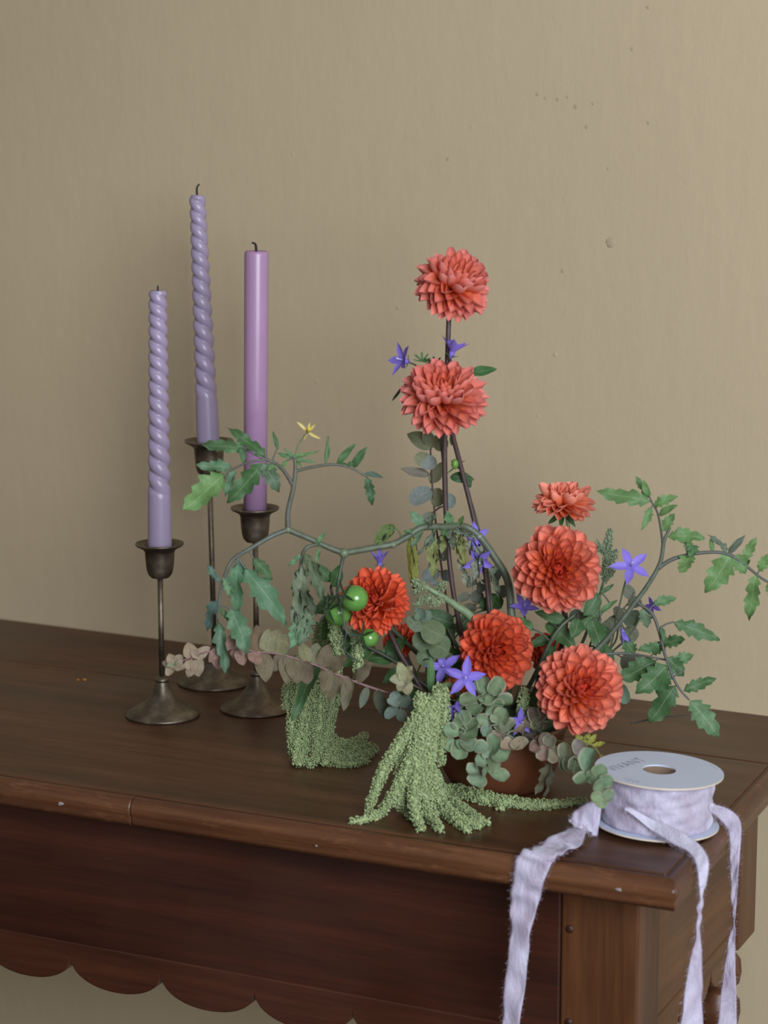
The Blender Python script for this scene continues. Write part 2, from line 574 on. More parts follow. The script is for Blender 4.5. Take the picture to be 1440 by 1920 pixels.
# small plaster blemishes standing on the wall
for (px, py, rp) in ((1145, 455, 10), (1185, 92, 4), (1055, 508, 4), (840, 298, 4), (745, 578, 3.5), (1008, 176, 4), (1022, 184, 3), (1046, 186, 4), (1080, 200, 5), (1100, 238, 4), (1112, 194, 3), (1064, 182, 3), (1215, 14, 4), (1216, 230, 4), (1140, 316, 3)):
    d = ray(px, py)
    k = (BR - CAM).dot(wn) / d.dot(wn)
    c = CAM + d * k
    r = rp * k / F
    bm = bmesh.new()
    bmesh.ops.create_icosphere(bm, subdivisions=2, radius=1.0)
    for vv in bm.verts:
        vv.co.x *= 1 + 0.25 * math.sin(5 * vv.co.z)
    me = from_bm('plaster_bump', bm, M['wall'], True)
    mw = Matrix.Translation(c) @ Matrix.Rotation(math.atan2(wdir.y, wdir.x), 4, 'Z') @ Matrix.Diagonal((r, r * 0.17, r * 0.95, 1))
    put('plaster_bump', me, wall, mw)

# ------------------------------------------------------------------ console table
TL = -1.15                                                # left end (outside the frame)
MW = 0.012                                                # moulding reach beyond the inlay
TH = 0.022
table = thing('console_table', (0, Y_IN + 0.2, 0), 'dark mahogany console table with scalloped apron against the wall', 'table')
seam1 = T(1440, 1432)
seamdir = wdir
iFL = Vector((TL, Y_IN, 0)); iFR = Vector((cornerF.x, Y_IN, 0))
def side_at(y):                                           # x of inlay line on the right side
    k = (y - Y_IN) / right_dir.y
    return cornerF.x + right_dir.x * k
def seam_pt(x):
    return Vector((x, seam1.y + (x - seam1.x) * wdir.y / wdir.x, 0))
sR = seam_pt(side_at(seam1.y)); sL = seam_pt(TL)
bR = wall_hit(iFR, right_dir); bLp = wall_hit(iFL, Vector((0, 1, 0)))
def plank(a, b, c, d, name):
    v, f = box_between(a, b, c, d, ZT - TH, ZT)
    me = mesh(name, v, f, M['top'], False)
    o = put(name, me, table)
    bv = o.modifiers.new('bevel', 'BEVEL'); bv.width = 0.0012; bv.segments = 2
    return o
g = Vector((0, 0.0006, 0))
plank(iFL, iFR, sR - g, sL - g, 'top_board')
plank(sL + g, sR + g, bR, bLp, 'top_board')
# edge moulding: profile (out, z) swept along front and right edge with a mitre
prof = [(0.0, -TH - 0.002), (0.0, -0.0012), (0.0008, -0.0022), (0.0022, -0.0022), (0.003, -0.0006), (0.0055, -0.0008), (0.0085, -0.0024),
        (0.0112, -0.0062), (0.0122, -0.0105), (0.0112, -0.0150), (0.0098, -0.0180), (0.0105, -0.0205), (0.0095, -0.024), (0.0045, -0.024)]
rn = Vector((right_dir.y, -right_dir.x, 0))
def mitre_pt(o, which):
    # point at corner where both edges are moved out by o
    a = Vector((cornerF.x, Y_IN, 0)) + Vector((0, -o, 0))
    # intersect front line y = Y_IN - o with right line through cornerF + rn*o
    b = Vector((cornerF.x, Y_IN, 0)) + rn * o
    k = (a.y - b.y) / right_dir.y
    return Vector((b.x + right_dir.x * k, a.y, 0))
def sweep(name, ends, mat):
    e0, e1 = ends
    def between(t):
        return lambda o: e0(o) + (e1(o) - e0(o)) * t
    ends = [between(t) for t in (0, 0.002, 0.25, 0.5, 0.75, 0.998, 1)]
    vs_, fs = [], []
    n = len(prof)
    for e in ends:
        for (o, z) in prof:
            q = e(o)
            vs_.append(Vector((q.x, q.y, ZT + z)))
    for k in range(len(ends) - 1):
        for i in range(n):
            j = (i + 1) % n
            fs.append((k * n + i, (k + 1) * n + i, (k + 1) * n + j, k * n + j))
    fs.append(tuple(range(n)))
    fs.append(tuple((len(ends) - 1) * n + i for i in range(n))[::-1])
    me = mesh(name, vs_, fs, mat, True)
    bm = bmesh.new(); bm.from_mesh(me); bmesh.ops.recalc_face_normals(bm, faces=bm.faces); bm.to_mesh(me); bm.free()
    me.polygons.foreach_set('use_smooth', [len(p.vertices) == 4 for p in me.polygons])
    put(name, me, table)
# two lengths on the front (a joint shows at the left), one on the right side
xj = onY(246, 1520, Y_IN - 0.01).x
sweep('edge_moulding', [lambda o: Vector((TL, Y_IN - o, 0)), lambda o: Vector((xj - 0.0004, Y_IN - o, 0))], M['edge'])
sweep('edge_moulding', [lambda o: Vector((xj + 0.0004, Y_IN - o, 0)), lambda o: mitre_pt(o, 0)], M['edge'])
sweep('edge_moulding', [lambda o: mitre_pt(o, 1), lambda o: wall_hit(cornerF + rn * o, right_dir)], M['edge_y'])

# apron and legs
OV = 0.030
Y_AP = Y_IN - MW + OV + 0.012                              # front face of apron and legs
ZU = ZT - TH - 0.002
leg_x1 = onY(1199, 1684, Y_AP).x
leg_x0 = onY(1053, 1684, Y_AP).x
LEGW = leg_x1 - leg_x0
X_SIDE = leg_x1
def ztop(px, py, y):
    return onY(px, py, y).z
z_line = onY(0, 1740, Y_AP).z                               # top of the scalloped board
z_cusp = onY(302, 1828, Y_AP).z
z_bot = onY(220, 1862, Y_AP).z
c0 = onY(302, 1828, Y_AP).x
pitch = onY(478, 1862, Y_AP).x - c0
def bx(name, x0, x1, y0, y1, z0, z1, mat, bev=0.0015):
    v, f = box_between(Vector((x0, y0, 0)), Vector((x1, y0, 0)), Vector((x1, y1, 0)), Vector((x0, y1, 0)), z0, z1)
    o = put(name, mesh(name, v, f, mat, False), table)
    if bev:
        b = o.modifiers.new('bevel', 'BEVEL'); b.width = bev; b.segments = 2
    return o
back_y = min(bR.y, bLp.y) - 0.012
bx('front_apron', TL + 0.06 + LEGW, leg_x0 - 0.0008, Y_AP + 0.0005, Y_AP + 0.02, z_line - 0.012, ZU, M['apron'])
def scallop_board(name, u0, u1, uc, ud, mapper, thick, zl, mat):
    """board with round lobes; mapper(u, z, t) -> Vector, t is 0 front, 1 back"""
    top, bot = [], []
    n = max(8, int((u1 - u0) / ud * 22))
    us = sorted(set([u0 + (u1 - u0) * i / n for i in range(n + 1)] +
                    [uc + ud * k for k in range(-30, 31) if u0 < uc + ud * k < u1]))
    depth_l = z_cusp - z_bot
    for u in us:
        t = ((u - uc) / ud) % 1.0
        s = abs(2 * t - 1)
        bot.append((u, z_cusp - depth_l * math.sqrt(max(0, 1 - s ** 2.1))))
        top.append((u, zl))
    vs_, fs = [], []
    m = len(us)
    for side in (0, 1):
        for (u, z) in top: vs_.append(mapper(u, z, side))
        for (u, z) in bot: vs_.append(mapper(u, z, side))
    for i in range(m - 1):
        fs.append((i, m + i, m + i + 1, i + 1))
        fs.append((2 * m + i, 2 * m + i + 1, 3 * m + i + 1, 3 * m + i))
        fs.append((m + i, 3 * m + i, 3 * m + i + 1, m + i + 1))
        fs.append((i, i + 1, 2 * m + i + 1, 2 * m + i))
    fs.append((0, 2 * m, 3 * m, m))
    fs.append((m - 1, 2 * m - 1, 4 * m - 1, 3 * m - 1))
    me = mesh(name, vs_, fs, mat, False)
    bm = bmesh.new(); bm.from_mesh(me); bmesh.ops.recalc_face_normals(bm, faces=bm.faces); bm.to_mesh(me); bm.free()
    o = put(name, me, table)
    b = o.modifiers.new('bevel', 'BEVEL'); b.width = 0.0016; b.segments = 2; b.limit_method = 'ANGLE'
scallop_board('scalloped_apron', TL + 0.06 + LEGW, leg_x0 - 0.001, c0, pitch,
              lambda u, z, t: Vector((u, Y_AP - 0.0015 + t * 0.016, z)), 0.016, z_line, M['scallop'])
# legs: square block, then turned below
z_blk = onX(1418, 1745, X_SIDE).z
LEGD = 0.052
def turned(name, cx, cy, zb, r):
    pr = [(0.0, zb + 0.001), (r * 0.72, zb), (r * 0.80, zb - 0.006), (r * 0.66, zb - 0.012), (r * 0.95, zb - 0.020), (r * 1.0, zb - 0.030), (r * 0.92, zb - 0.040),
          (r * 0.62, zb - 0.046), (r * 0.62, zb - 0.050), (r * 0.96, zb - 0.058), (r * 1.0, zb - 0.068), (r * 0.9, zb - 0.079), (r * 0.55, zb - 0.085),
          (r * 0.70, zb - 0.12), (r * 0.86, zb - 0.20), (r * 0.72, zb - 0.32), (r * 0.56, zb - 0.40), (r * 0.85, zb - 0.42), (r * 0.6, zb - 0.44), (r * 0.5, 0.03), (r * 0.62, 0.0), (0, 0.0)]
    v, f = lathe(pr, 32)
    o = put('turned_leg', mesh('turned_leg', [(x + cx, y + cy, z) for x, y, z in v], [q[::-1] for q in f], M['leg']), table)
def leg(x0, x1, y0, y1, front=True):
    o = bx('leg_block', x0, x1, y0, y1, z_blk, ZU, M['leg'], 0.002)
    turned('leg', (x0 + x1) / 2, (y0 + y1) / 2, z_blk, min(x1 - x0, y1 - y0) * 0.41)
yR1 = onX(1419, 1640, X_SIDE).y
leg(leg_x0, leg_x1, Y_AP, Y_AP + LEGD)
leg(leg_x1 - 0.050, leg_x1, yR1 - LEGD, yR1)
leg(TL + 0.06, TL + 0.06 + LEGW, Y_AP, Y_AP + LEGD)
leg(TL + 0.06, TL + 0.06 + LEGW, yR1 - LEGD, yR1)
# side apron with its scallops
bx('side_apron', X_SIDE - 0.024, X_SIDE - 0.004, Y_AP + LEGD + 0.0008, yR1 - LEGD - 0.0008, z_line - 0.012, ZU, M['side'])
cy0 = onX(1336, 1803, X_SIDE - 0.002).y
scallop_board('scalloped_apron', Y_AP + LEGD + 0.001, yR1 - LEGD - 0.001, cy0, pitch * 0.95,
              lambda u, z, t: Vector((X_SIDE - 0.003 - t * 0.016, u, z)), 0.016, z_line, M['side'])
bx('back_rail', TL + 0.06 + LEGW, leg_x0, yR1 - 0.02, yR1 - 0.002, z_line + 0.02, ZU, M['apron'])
# dowel pegs in the leg
for (px, py) in ((1068, 1742), (1066, 1917)):
    c = onY(px, py, Y_AP)
    v, f = lathe([(0, 0.0012), (0.0028, 0.0010), (0.0034, 0.0), (0.0034, -0.004), (0, -0.004)], 14)
    put('peg', mesh('peg', v, f, M['apron']), table, Matrix.Translation(c) @ Matrix.Rotation(math.pi / 2, 4, 'X'))

# ------------------------------------------------------------------ candlesticks and candles
def holder(base_px, base_py, rim_py, label, group='aged brass candlesticks', lean=(0, 0)):
    b = T(base_px, base_py)
    D = depth(b)
    k = D / F                                              # metres per pixel here
    # height of the rim
    hz = (base_py - rim_py) * k / math.cos(PITCH) * 0.985
    t = thing('candlestick', b, label, 'candlestick', group)
    R = 70 * k
    mw = Matrix.Translation(b)
    pr = [(0, 0.0), (R * 0.97, 0.0), (R, 0.0012), (R * 0.985, 0.0024), (R * 0.86, 0.0054), (R * 0.66, 0.0088), (R * 0.47, 0.0132), (R * 0.345, 0.0178), (R * 0.255, 0.0232), (R * 0.190, 0.0288), (R * 0.160, 0.0322)]
    v, f = lathe(pr, 56)
    put('base', mesh('base', v, f, M['brass']), t, mw)
    z0 = 0.0318
    pr = [(0.0, z0 - 0.001), (R * 0.16, z0), (R * 0.195, z0 + 0.0015), (R * 0.195, z0 + 0.0030), (R * 0.15, z0 + 0.0045), (R * 0.09, z0 + 0.006), (0, z0 + 0.006)]
    v, f = lathe(pr, 24)
    put('collar', mesh('collar', v, f, M['brass']), t, mw)
    cup_h = 67 * k
    zc = hz - cup_h
    lx = lean
    p0 = b + Vector((0, 0, z0 + 0.004)); p1 = b + Vector((lx[0], lx[1], zc + 0.003))
    tube('stem', [p0, (p0 + p1) / 2, p1], 5.2 * k, M['brass'], t, 14)
    r_rim = 45 * k
    r_c = 27.0 * k
    H = cup_h
    pr = [(0, 0), (r_c * 0.30, 0.0), (r_c * 0.62, 0.0010), (r_c * 0.82, 0.0040), (r_c * 0.92, 0.0085), (r_c * 0.985, H * 0.50), (r_c * 1.02, H * 0.74), (r_c * 1.10, H * 0.81),
          (r_rim * 0.78, H * 0.865), (r_rim * 0.95, H * 0.92), (r_rim * 1.0, H * 0.965), (r_rim * 0.985, H * 1.0), (r_rim * 0.95, H * 1.0), (r_rim * 0.80, H * 0.955), (r_c * 1.02, H * 0.91), (r_c * 0.93, H * 0.86), (r_c * 0.90, H * 0.45), (0, H * 0.43)]
    v, f = lathe(pr, 48)
    ctop = b + Vector((lx[0], lx[1], zc))
    put('cup', mesh('cup', v, f, M['brass']), t, Matrix.Translation(ctop))
    return t, ctop + Vector((0, 0, H * 0.45)), D, k
def candle_frame(px0, py0, px1, py1, D):
    return P(px0, py0, D), P(px1, py1, D)
def twisted(seat, px1, py1, D, k, r0, r1, twist0, label):
    """seat: bottom on the holder; tip pixel; r in pixels; twist0: height fraction where the twist begins"""
    a = seat
    b = PV(px1, py1, a)
    ax = (b - a); L = ax.length; ax.normalize()
    e1 = ax.orthogonal().normalized(); e2 = ax.cross(e1)
    t = thing('taper_candle', a, label, 'candle')
    turns_len = 54 * k
    nz = int(L / 0.0011); na = 48
    ph = 0.0
    vs_, fs = [], []
    for i in range(nz + 1):
        h = L * i / nz
        u = i / nz
        r = (r0 + (r1 - r0) * u) * k
        amp = min(1, max(0, (u - twist0) / 0.05))
        fade = min(1.0, max(0.55, (1 - u) / 0.02))
        if i: ph -= 2 * math.pi * (L / nz) / ((68 - 24 * u) * k)
        if u > 0.993: r *= 0.86
        for j in range(na):
            a_ = 2 * math.pi * j / na
            c_ = abs(math.cos((a_ - ph)))                # two strands
            lobe = c_ ** 0.55
            rr = r * (1.04 + amp * fade * (-0.34 + 0.36 * lobe))
            vs_.append(a + ax * h + e1 * (rr * math.cos(a_)) + e2 * (rr * math.sin(a_)))
    for i in range(nz):
        for j in range(na):
            q = (j + 1) % na
            fs.append((i * na + j, i * na + q, (i + 1) * na + q, (i + 1) * na + j))
    fs.append(tuple(nz * na + j for j in range(na)))
    fs.append(tuple(range(na))[::-1])
    put('wax_body', mesh('wax_body', vs_, fs, M['lilac']), t)
    return t, b, ax
H1, s1, D1, k1 = holder(305, 1341, 1012, 'aged brass candlestick holding the shortest twisted lilac taper')
H2, s2, D2, k2 = holder(403, 1280, 821, 'tallest aged brass candlestick, its twisted taper the highest', lean=(-0.0030, 0))
H3, s3, D3, k3 = holder(482, 1329, 945, 'aged brass candlestick holding the smooth orchid pillar taper')
t1, b1, ax1 = twisted(s1, 296, 545, D1, k1, 22.0, 16.0, 0.245, 'short twisted lilac taper candle with a tiny wick stub')
wp = [b1 - ax1 * 0.004, b1 + ax1 * 0.002, b1 + ax1 * 0.0045]
tube('wick', wp, [0.0009, 0.0008, 0.0006], M['wick'], t1, 8)
t2, b2, ax2 = twisted(s2, 370, 366, D2, k2, 21.0, 14.0, 0.225, 'tall twisted lilac taper candle leaning slightly, with a curled wick')
wp = [b2 - ax2 * 0.004, PV(369, 357, s2), PV(370, 350, s2), PV(374, 345, s2)]
tube('wick', smooth_path(wp, 5), [0.0010, 0.0010, 0.0009, 0.0007], M['wick'], t2, 8)
# smooth pillar taper
b3 = PV(481, 470, s3)
t3 = thing('taper_candle', s3, 'smooth orchid purple dinner candle with a bent black wick', 'candle')
L3 = (b3 - s3).length; ax3 = (b3 - s3).normalized()
r3 = 22.2 * k3
pr = [(0, 0), (r3 * 0.97, 0), (r3 * 0.985, L3 * 0.5), (r3, L3 - 0.004), (r3 * 0.965, L3 - 0.0015), (r3 * 0.88, L3 - 0.0002), (r3 * 0.75, L3 - 0.0006), (r3 * 0.3, L3 - 0.0025), (0, L3 - 0.003)]
v, f = lathe(pr, 48)
put('wax_body', mesh('wax_body', v, f, M['orchid']), t3, Matrix.Translation(s3) @ ax3.to_track_quat('Z', 'Y').to_matrix().to_4x4())
tube('wick', smooth_path([b3 - ax3 * 0.005, PV(480, 463, s3), PV(478, 457, s3), PV(472, 455, s3)], 5), [0.0012, 0.0012, 0.0010, 0.0008], M['wick'], t3, 8)

# ------------------------------------------------------------------ bowl
B0 = T(936, 1468)
DB = depth(B0)
kb = DB / F
RB = 124 * kb
HB = 0.054
bowl = thing('terracotta_bowl', B0, 'low brown glazed terracotta bowl under the flowers', 'bowl')
pr = [(0, 0.0), (RB * 0.70, 0.0), (RB * 0.74, 0.002), (RB * 0.84, 0.012), (RB * 0.93, 0.026), (RB * 0.975, 0.040), (RB * 0.985, HB - 0.008), (RB * 1.0, HB - 0.0072), (RB * 1.012, HB - 0.004), (RB * 1.005, HB - 0.001), (RB * 0.985, HB),
      (RB * 0.955, HB - 0.001), (RB * 0.93, 0.036), (RB * 0.84, 0.018), (RB * 0.66, 0.008), (0, 0.007)]
v, f = lathe(pr, 64)
put('bowl_body', mesh('bowl_body', v, f, M['bowl']), bowl, Matrix.Translation(B0))
v, f = lathe([(RB * 1.0, HB - 0.0045), (RB * 1.018, HB - 0.003), (RB * 1.018, HB - 0.0005), (RB * 0.99, HB + 0.0008), (RB * 0.97, HB - 0.001)], 64)
put('rim', mesh('rim', v, f, M['bowl']), bowl, Matrix.Translation(B0))
foam = thing('floral_foam', B0 + Vector((0, 0, 0.008)), 'dark block of soaked floral foam inside the bowl', 'floral foam')
v, f = lathe([(0, 0.0085), (RB * 0.62, 0.0085), (RB * 0.80, 0.03), (RB * 0.82, 0.05), (RB * 0.70, 0.062), (0, 0.070)], 32)
put('foam_block', mesh('foam_block', v, f, M['foam']), foam, Matrix.Translation(B0))
ROOT = B0 + Vector((0, 0, 0.052))
def Q(px, py, d=0.0):                                      # pixel, d metres towards the camera from the bowl
    return PV(px, py, B0, d)

SP = T(1229, 1548)                                         # foot of the ribbon spool
DS = depth(SP); ks = DS / F

# ------------------------------------------------------------------ leaves
def half_width(kind, t, seed):
    if kind == 'ovate':
        return 1.9 * (max(t, 0) ** 0.62) * (max(1 - t, 0) ** 0.85) * 0.92
    if kind == 'round':
        return math.sqrt(max(0, 1 - (2 * t - 1) ** 2)) * (0.92 + 0.08 * t)
    if kind == 'heart':
        return 1.78 * (max(t, 0) ** 0.36) * (max(1 - t, 0) ** 0.72)
    if kind == 'cup':
        return min(1.0, math.sqrt(max(0, 1 - (1.75 * t - 0.95) ** 2)) * 1.02) if t < 0.93 else 1.9 * max(0, 1 - t) ** 0.42 * 0.9
    if kind == 'lance':
        return 1.75 * (max(t, 0) ** 0.75) * (max(1 - t, 0) ** 0.9)
    if kind == 'tomato':
        n = 4.6
        u = max(0.0, t * 0.96 + 0.03 * math.sin(seed)) ** 0.9 * n
        s = u - math.floor(u)
        saw = (s / 0.78) ** 0.9 if s < 0.78 else (1 - s) / 0.22
        base = 2.05 * (max(t, 0) ** 0.55) * (max(1 - t, 0) ** 0.82)
        dep = 0.46 * (1 - 0.45 * t)
        u2 = t * 17; s2 = u2 - math.floor(u2)
        return base * (1 - dep + dep * saw) * (0.95 + 0.05 * s2)
    if kind == 'serrate':
        u = t * 8.5; s = u - math.floor(u)
        base = 1.95 * (max(t, 0) ** 0.60) * (max(1 - t, 0) ** 0.85)
        return base * (0.86 + 0.14 * s)
    return 1.0
LEAFS = {}
def leaf_mesh(kind, mat, variant):
    key = (kind, mat, variant)
    if key in LEAFS:
        return LEAFS[key]
    r = random.Random(variant * 31 + len(kind))
    nv = {'tomato': 46, 'serrate': 34, 'ovate': 14, 'round': 12, 'heart': 14, 'lance': 14, 'cup': 16}[kind]
    nu = 8 if kind != 'tomato' else 8
    bend = (-0.02, 0.14, 0.28, -0.14, 0.20, 0.42)[variant % 6]
    fold = (0.10, 0.22, 0.05, 0.30, -0.12, 0.16)[variant % 6]
    if kind == 'round':
        bend *= 0.5; fold = (0.16, 0.22, 0.10, 0.28, 0.05, -0.1)[variant % 6]
    wav = {'tomato': 0.05, 'serrate': 0.03, 'ovate': 0.02, 'round': 0.015, 'heart': 0.04, 'lance': 0.01, 'cup': 0.02}[kind]
    if kind == 'cup':
        bend = (-0.10, -0.22, -0.30, -0.15, 0.12, -0.26)[variant % 6]; fold = (0.55, 0.70, 0.45, 0.62, 0.35, 0.5)[variant % 6]
    ph = r.uniform(0, 6)
    vs_, fs, uv = [], [], []
    for i in range(nv + 1):
        t = i / nv
        hw = half_width(kind, t, variant * 1.7) * 0.5
        hwr = half_width(kind, min(1, t * 0.985 + 0.008), variant * 2.9 + 1) * 0.5
        for j in range(nu + 1):
            s = 2 * j / nu - 1
            x = (hw if s < 0 else hwr) * s
            curve = 0.06 * math.sin(t * 3 + ph) * t
            z = -bend * t * t + fold * (x * x * 4) * 0.25 * 2 + wav * math.sin(t * 11 + ph + (2 if s > 0 else 0)) * abs(s)
            if kind == 'tomato':
                # lobes sweep forward
                y = t + 0.05 * abs(s) * (1 - t)
            else:
                y = t
            vs_.append((x + curve, y, z))
            uv.append((j / nu, t))
    n = nu + 1
    for i in range(nv):
        for j in range(nu):
            fs.append((i * n + j, i * n + j + 1, (i + 1) * n + j + 1, (i + 1) * n + j))
    me = mesh(kind + '_leaf', vs_, fs, M[mat], True, uv)
    LEAFS[key] = me
    return me
CAMDIR = -FW
def leaf(parent, kind, base, tip, width, color, mat='leaf', roll=0.0, tilt=0.0, variant=None, name='leaf', zs=1.0):
    """base, tip: world points; width metres; blade faces the camera turned by roll (deg) about its own length"""
    y = tip - base
    L = y.length
    y = y / L
    z = (CAM - (base + tip) / 2).normalized()
    z = z + UP * 0.35
    z = (z - y * z.dot(y)).normalized()
    z = Matrix.Rotation(math.radians(roll), 3, y) @ z
    x = y.cross(z)
    mw = Matrix((
        (x.x * width, y.x * L, z.x * L * zs, base.x),
        (x.y * width, y.y * L, z.y * L * zs, base.y),
        (x.z * width, y.z * L, z.z * L * zs, base.z),
        (0, 0, 0, 1)))
    if variant is None:
        variant = rng.randrange(6)
    j = rng.uniform(0.86, 1.14)
    col = (color[0] * j * rng.uniform(0.95, 1.05), color[1] * j, color[2] * j * rng.uniform(0.93, 1.07))
    return put(name, leaf_mesh(kind, mat, variant), parent, mw, col)

class Branch:
    """a plant built of stem polylines (px, py, d) and leaves that hang from them"""
    def __init__(s, name, label, cat, group=None, root=None):
        s.t = thing(name, root if root is not None else ROOT, label, cat, group)
        s.samples = []
    def stem(s, pts, radii, color, seg=8, name='stem', abs_=False, per=6):
        p3 = [Vector(p) if abs_ else (p if isinstance(p, Vector) else Q(*p)) for p in pts]
        path = [Vector(q) for q in smooth_path(p3, per)]
        s.samples += path
        tube(name, path, radii, M['stem'], s.t, seg, color)
        return path
    def near(s, px, py):
        best = None
        for p in s.samples:
            x, y = pix(p)
            d = (x - px) ** 2 + (y - py) ** 2
            if best is None or d < best[0]:
                best = (d, p)
        return best[1]
    def leaf(s, kind, bx_, by_, tx, ty, wpx, color, mat='leaf', roll=None, dt=0.0, db=0.0, variant=None, pet=True, petcol=None, zs=1.0):
        n = s.near(bx_, by_)
        Dn = depth(n)
        b = P(bx_, by_, Dn - db)
        tp = P(tx, ty, Dn - db - dt)
        k = Dn / F
        if roll is None:
            roll = rng.uniform(-25, 25)
        # a leaf shorter in the picture than its width leans towards the lens: keep the real length
        o = leaf(s.t, kind, b, tp, wpx * k, color, mat, roll, variant=variant, zs=zs)
        if pet and (b - n).length > 0.0015:
            m_ = (b + n) / 2 + Vector((0, 0, 0.1 * (b - n).length))
            tube('petiole', smooth_path([n, m_, b + (tp - b) * 0.06], 4), [0.0008, 0.0007, 0.0006], M['stem'], s.t, 6, petcol or color)
        return o

# ------------------------------------------------------------------ dahlias
def petal_mesh(kind):
    nv, nu = 12, 6
    vs_, fs, uv = [], [], []
    spec = {'inner': (0.55, 1.35, 0.40, 0.60, 0.75), 'mid': (0.66, 1.42, 0.24, 0.64, 0.55),
            'outer': (0.66, 1.25, 0.08, 0.66, 0.52), 'pointed': (0.62, 1.15, 0.0, 0.55, 0.76)}[kind]
    peak, cup, bend, t0, power = spec
    for i in range(nv + 1):
        t = 1 - (1 - i / nv) ** 1.7                      # rows crowd towards the tip
        wdt = 0.32 + 0.68 * math.sin(math.pi * 0.5 * min(1, t / peak))
        q = max(0.0, (t - t0) / (1 - t0))
        tipf = max(0.0, 1 - q ** (2.0 if kind != 'pointed' else 1.6)) ** power
        hw = 0.5 * wdt * max(tipf, 0.02)
        for j in range(nu + 1):
            s = 2 * j / nu - 1
            a = s * cup
            x = hw * math.sin(a) / math.sin(cup)
            zc = hw * (1 - math.cos(a)) / math.sin(cup) * 1.5
            # the tip closes upwards like a spoon
            tipz = 0.34 * max(0.0, (t - 0.72) / 0.28) ** 2 * (0.6 if kind == 'pointed' else 1.0)
            vs_.append((x, t, zc + tipz * 0.55, bend * t * t * t))
            uv.append((j / nu, t))
    n = nu + 1
    for i in range(nv):
        for j in range(nu):
            fs.append((i * n + j, i * n + j + 1, (i + 1) * n + j + 1, (i + 1) * n + j))
    return vs_, fs, uv
PETALS = {}
def petal(kind, ratio):
    """ratio = width / length, rounded so that alike petals share one mesh"""
    q = max(0.12, round(ratio / 0.04) * 0.04)
    key = (kind, round(q, 2))
    if key not in PETALS:
        vs_, fs, uv = petal_mesh(kind)
        PETALS[key] = mesh('petal_' + kind, [(x * q, y, z * q + b) for x, y, z, b in vs_], fs, M['petal'], True, uv)
    return PETALS[key]
def lerp(a, b, t):
    return tuple(x + (y - x) * t for x, y in zip(a, b))
def sm(t):
    t = max(0, min(1, t)); return t * t * (3 - 2 * t)
def dahlia(label, px, py, rpx, facing, d, stem_pts, col_in, col_out, n=150, flat=0.72, tmax=118, wide=0.40, kind_out='outer', sepals=0, seed=1,
           hollow=0.62, group='coral dahlias', stemcol=(0.055, 0.030, 0.030), stem_r=0.0021, tmin=3):
    c = Q(px, py, d)
    k = depth(c) / F
    R = rpx * k
    nrm = (RT * facing[0] + UP * facing[1] - FW * facing[2]).normalized()
    e1 = nrm.orthogonal().normalized(); e2 = nrm.cross(e1)
    t = thing('dahlia', ROOT if stem_pts else c, label, 'flower', group)
    r = random.Random(seed)
    ga = math.pi * (3 - math.sqrt(5))
    for i in range(n):
        f_ = (i + 0.5) / n
        th = math.radians(tmin + (tmax - tmin) * f_ ** 0.84) + r.uniform(-0.05, 0.05)
        ph = i * ga + r.uniform(-0.10, 0.10)
        rad = e1 * math.cos(ph) + e2 * math.sin(ph)
        kk = hollow + (1 - hollow) * sm((math.degrees(th) - 10) / 55)
        kk *= r.uniform(0.92, 1.05)
        tip = c + (rad * math.sin(th) + nrm * (flat * math.cos(th))) * (R * kk)
        base = c + (rad * math.sin(th) * 0.16 + nrm * (0.04 - 0.10 * f_)) * R
        y = tip - base
        L = y.length
        y /= L
        z = nrm * math.sin(th) - rad * math.cos(th)
        z = (z - y * z.dot(y)).normalized()
        z = Matrix.Rotation(r.uniform(-0.22, 0.22), 3, y) @ z
        x = y.cross(z)
        wd = R * (0.095 + (wide - 0.095) * sm((math.degrees(th) - 14) / 62)) * r.uniform(0.9, 1.1)
        deg = math.degrees(th)
        kd = 'inner' if deg < 30 else ('mid' if deg < 66 else kind_out)
        me = petal(kd, wd / L)
        mw = Matrix(((x.x * L, y.x * L, z.x * L, base.x), (x.y * L, y.y * L, z.y * L, base.y), (x.z * L, y.z * L, z.z * L, base.z), (0, 0, 0, 1)))
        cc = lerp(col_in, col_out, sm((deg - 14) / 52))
        j = r.uniform(0.90, 1.10)
        put('petal', me, t, mw, tuple(q * j for q in cc))
    # receptacle behind the petals
    bm = bmesh.new()
    bmesh.ops.create_uvsphere(bm, u_segments=14, v_segments=8, radius=0.20 * R)
    me = from_bm('receptacle', bm, M['stem'], True)
    put('receptacle', me, t, Matrix.Translation(c - nrm * (0.10 * R)), (0.10, 0.16, 0.04))
    for q in range(sepals):
        a = 2 * math.pi * q / sepals + 0.4
        rad = e1 * math.cos(a) + e2 * math.sin(a)
        b_ = c - nrm * (0.22 * R) + rad * (0.06 * R)
        leaf(t, 'ovate', b_, b_ + rad * (0.40 * R) - nrm * (0.36 * R), 0.26 * R, (0.035, 0.10, 0.025), 'leaf', r.uniform(-20, 20), name='sepal')
    if stem_pts:
        st = c - nrm * (0.22 * R)
        pts = [st] + [Q(*p) for p in stem_pts] + [ROOT + Vector((r.uniform(-.015, .015), r.uniform(-.015, .015), 0))]
        tube('stem', [Vector(q) for q in smooth_path(pts, 6)], stem_r, M['stem'], t, 10, stemcol)
    return t
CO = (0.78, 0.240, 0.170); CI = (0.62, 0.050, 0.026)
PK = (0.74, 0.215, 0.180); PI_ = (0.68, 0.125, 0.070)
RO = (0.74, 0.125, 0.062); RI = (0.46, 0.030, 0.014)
DH = []
DH.append(dahlia('topmost round coral dahlia on the tallest bare stem', 849, 536, 76, (0.28, 0.62, 0.60), -0.005, [(840, 640, -0.005), (834, 830, -0.005), (836, 960, -0.005), (850, 1110, 0), (890, 1300, 0)], PI_, PK, 125, 0.86, 138, 0.40, 'pointed', 4, 3))
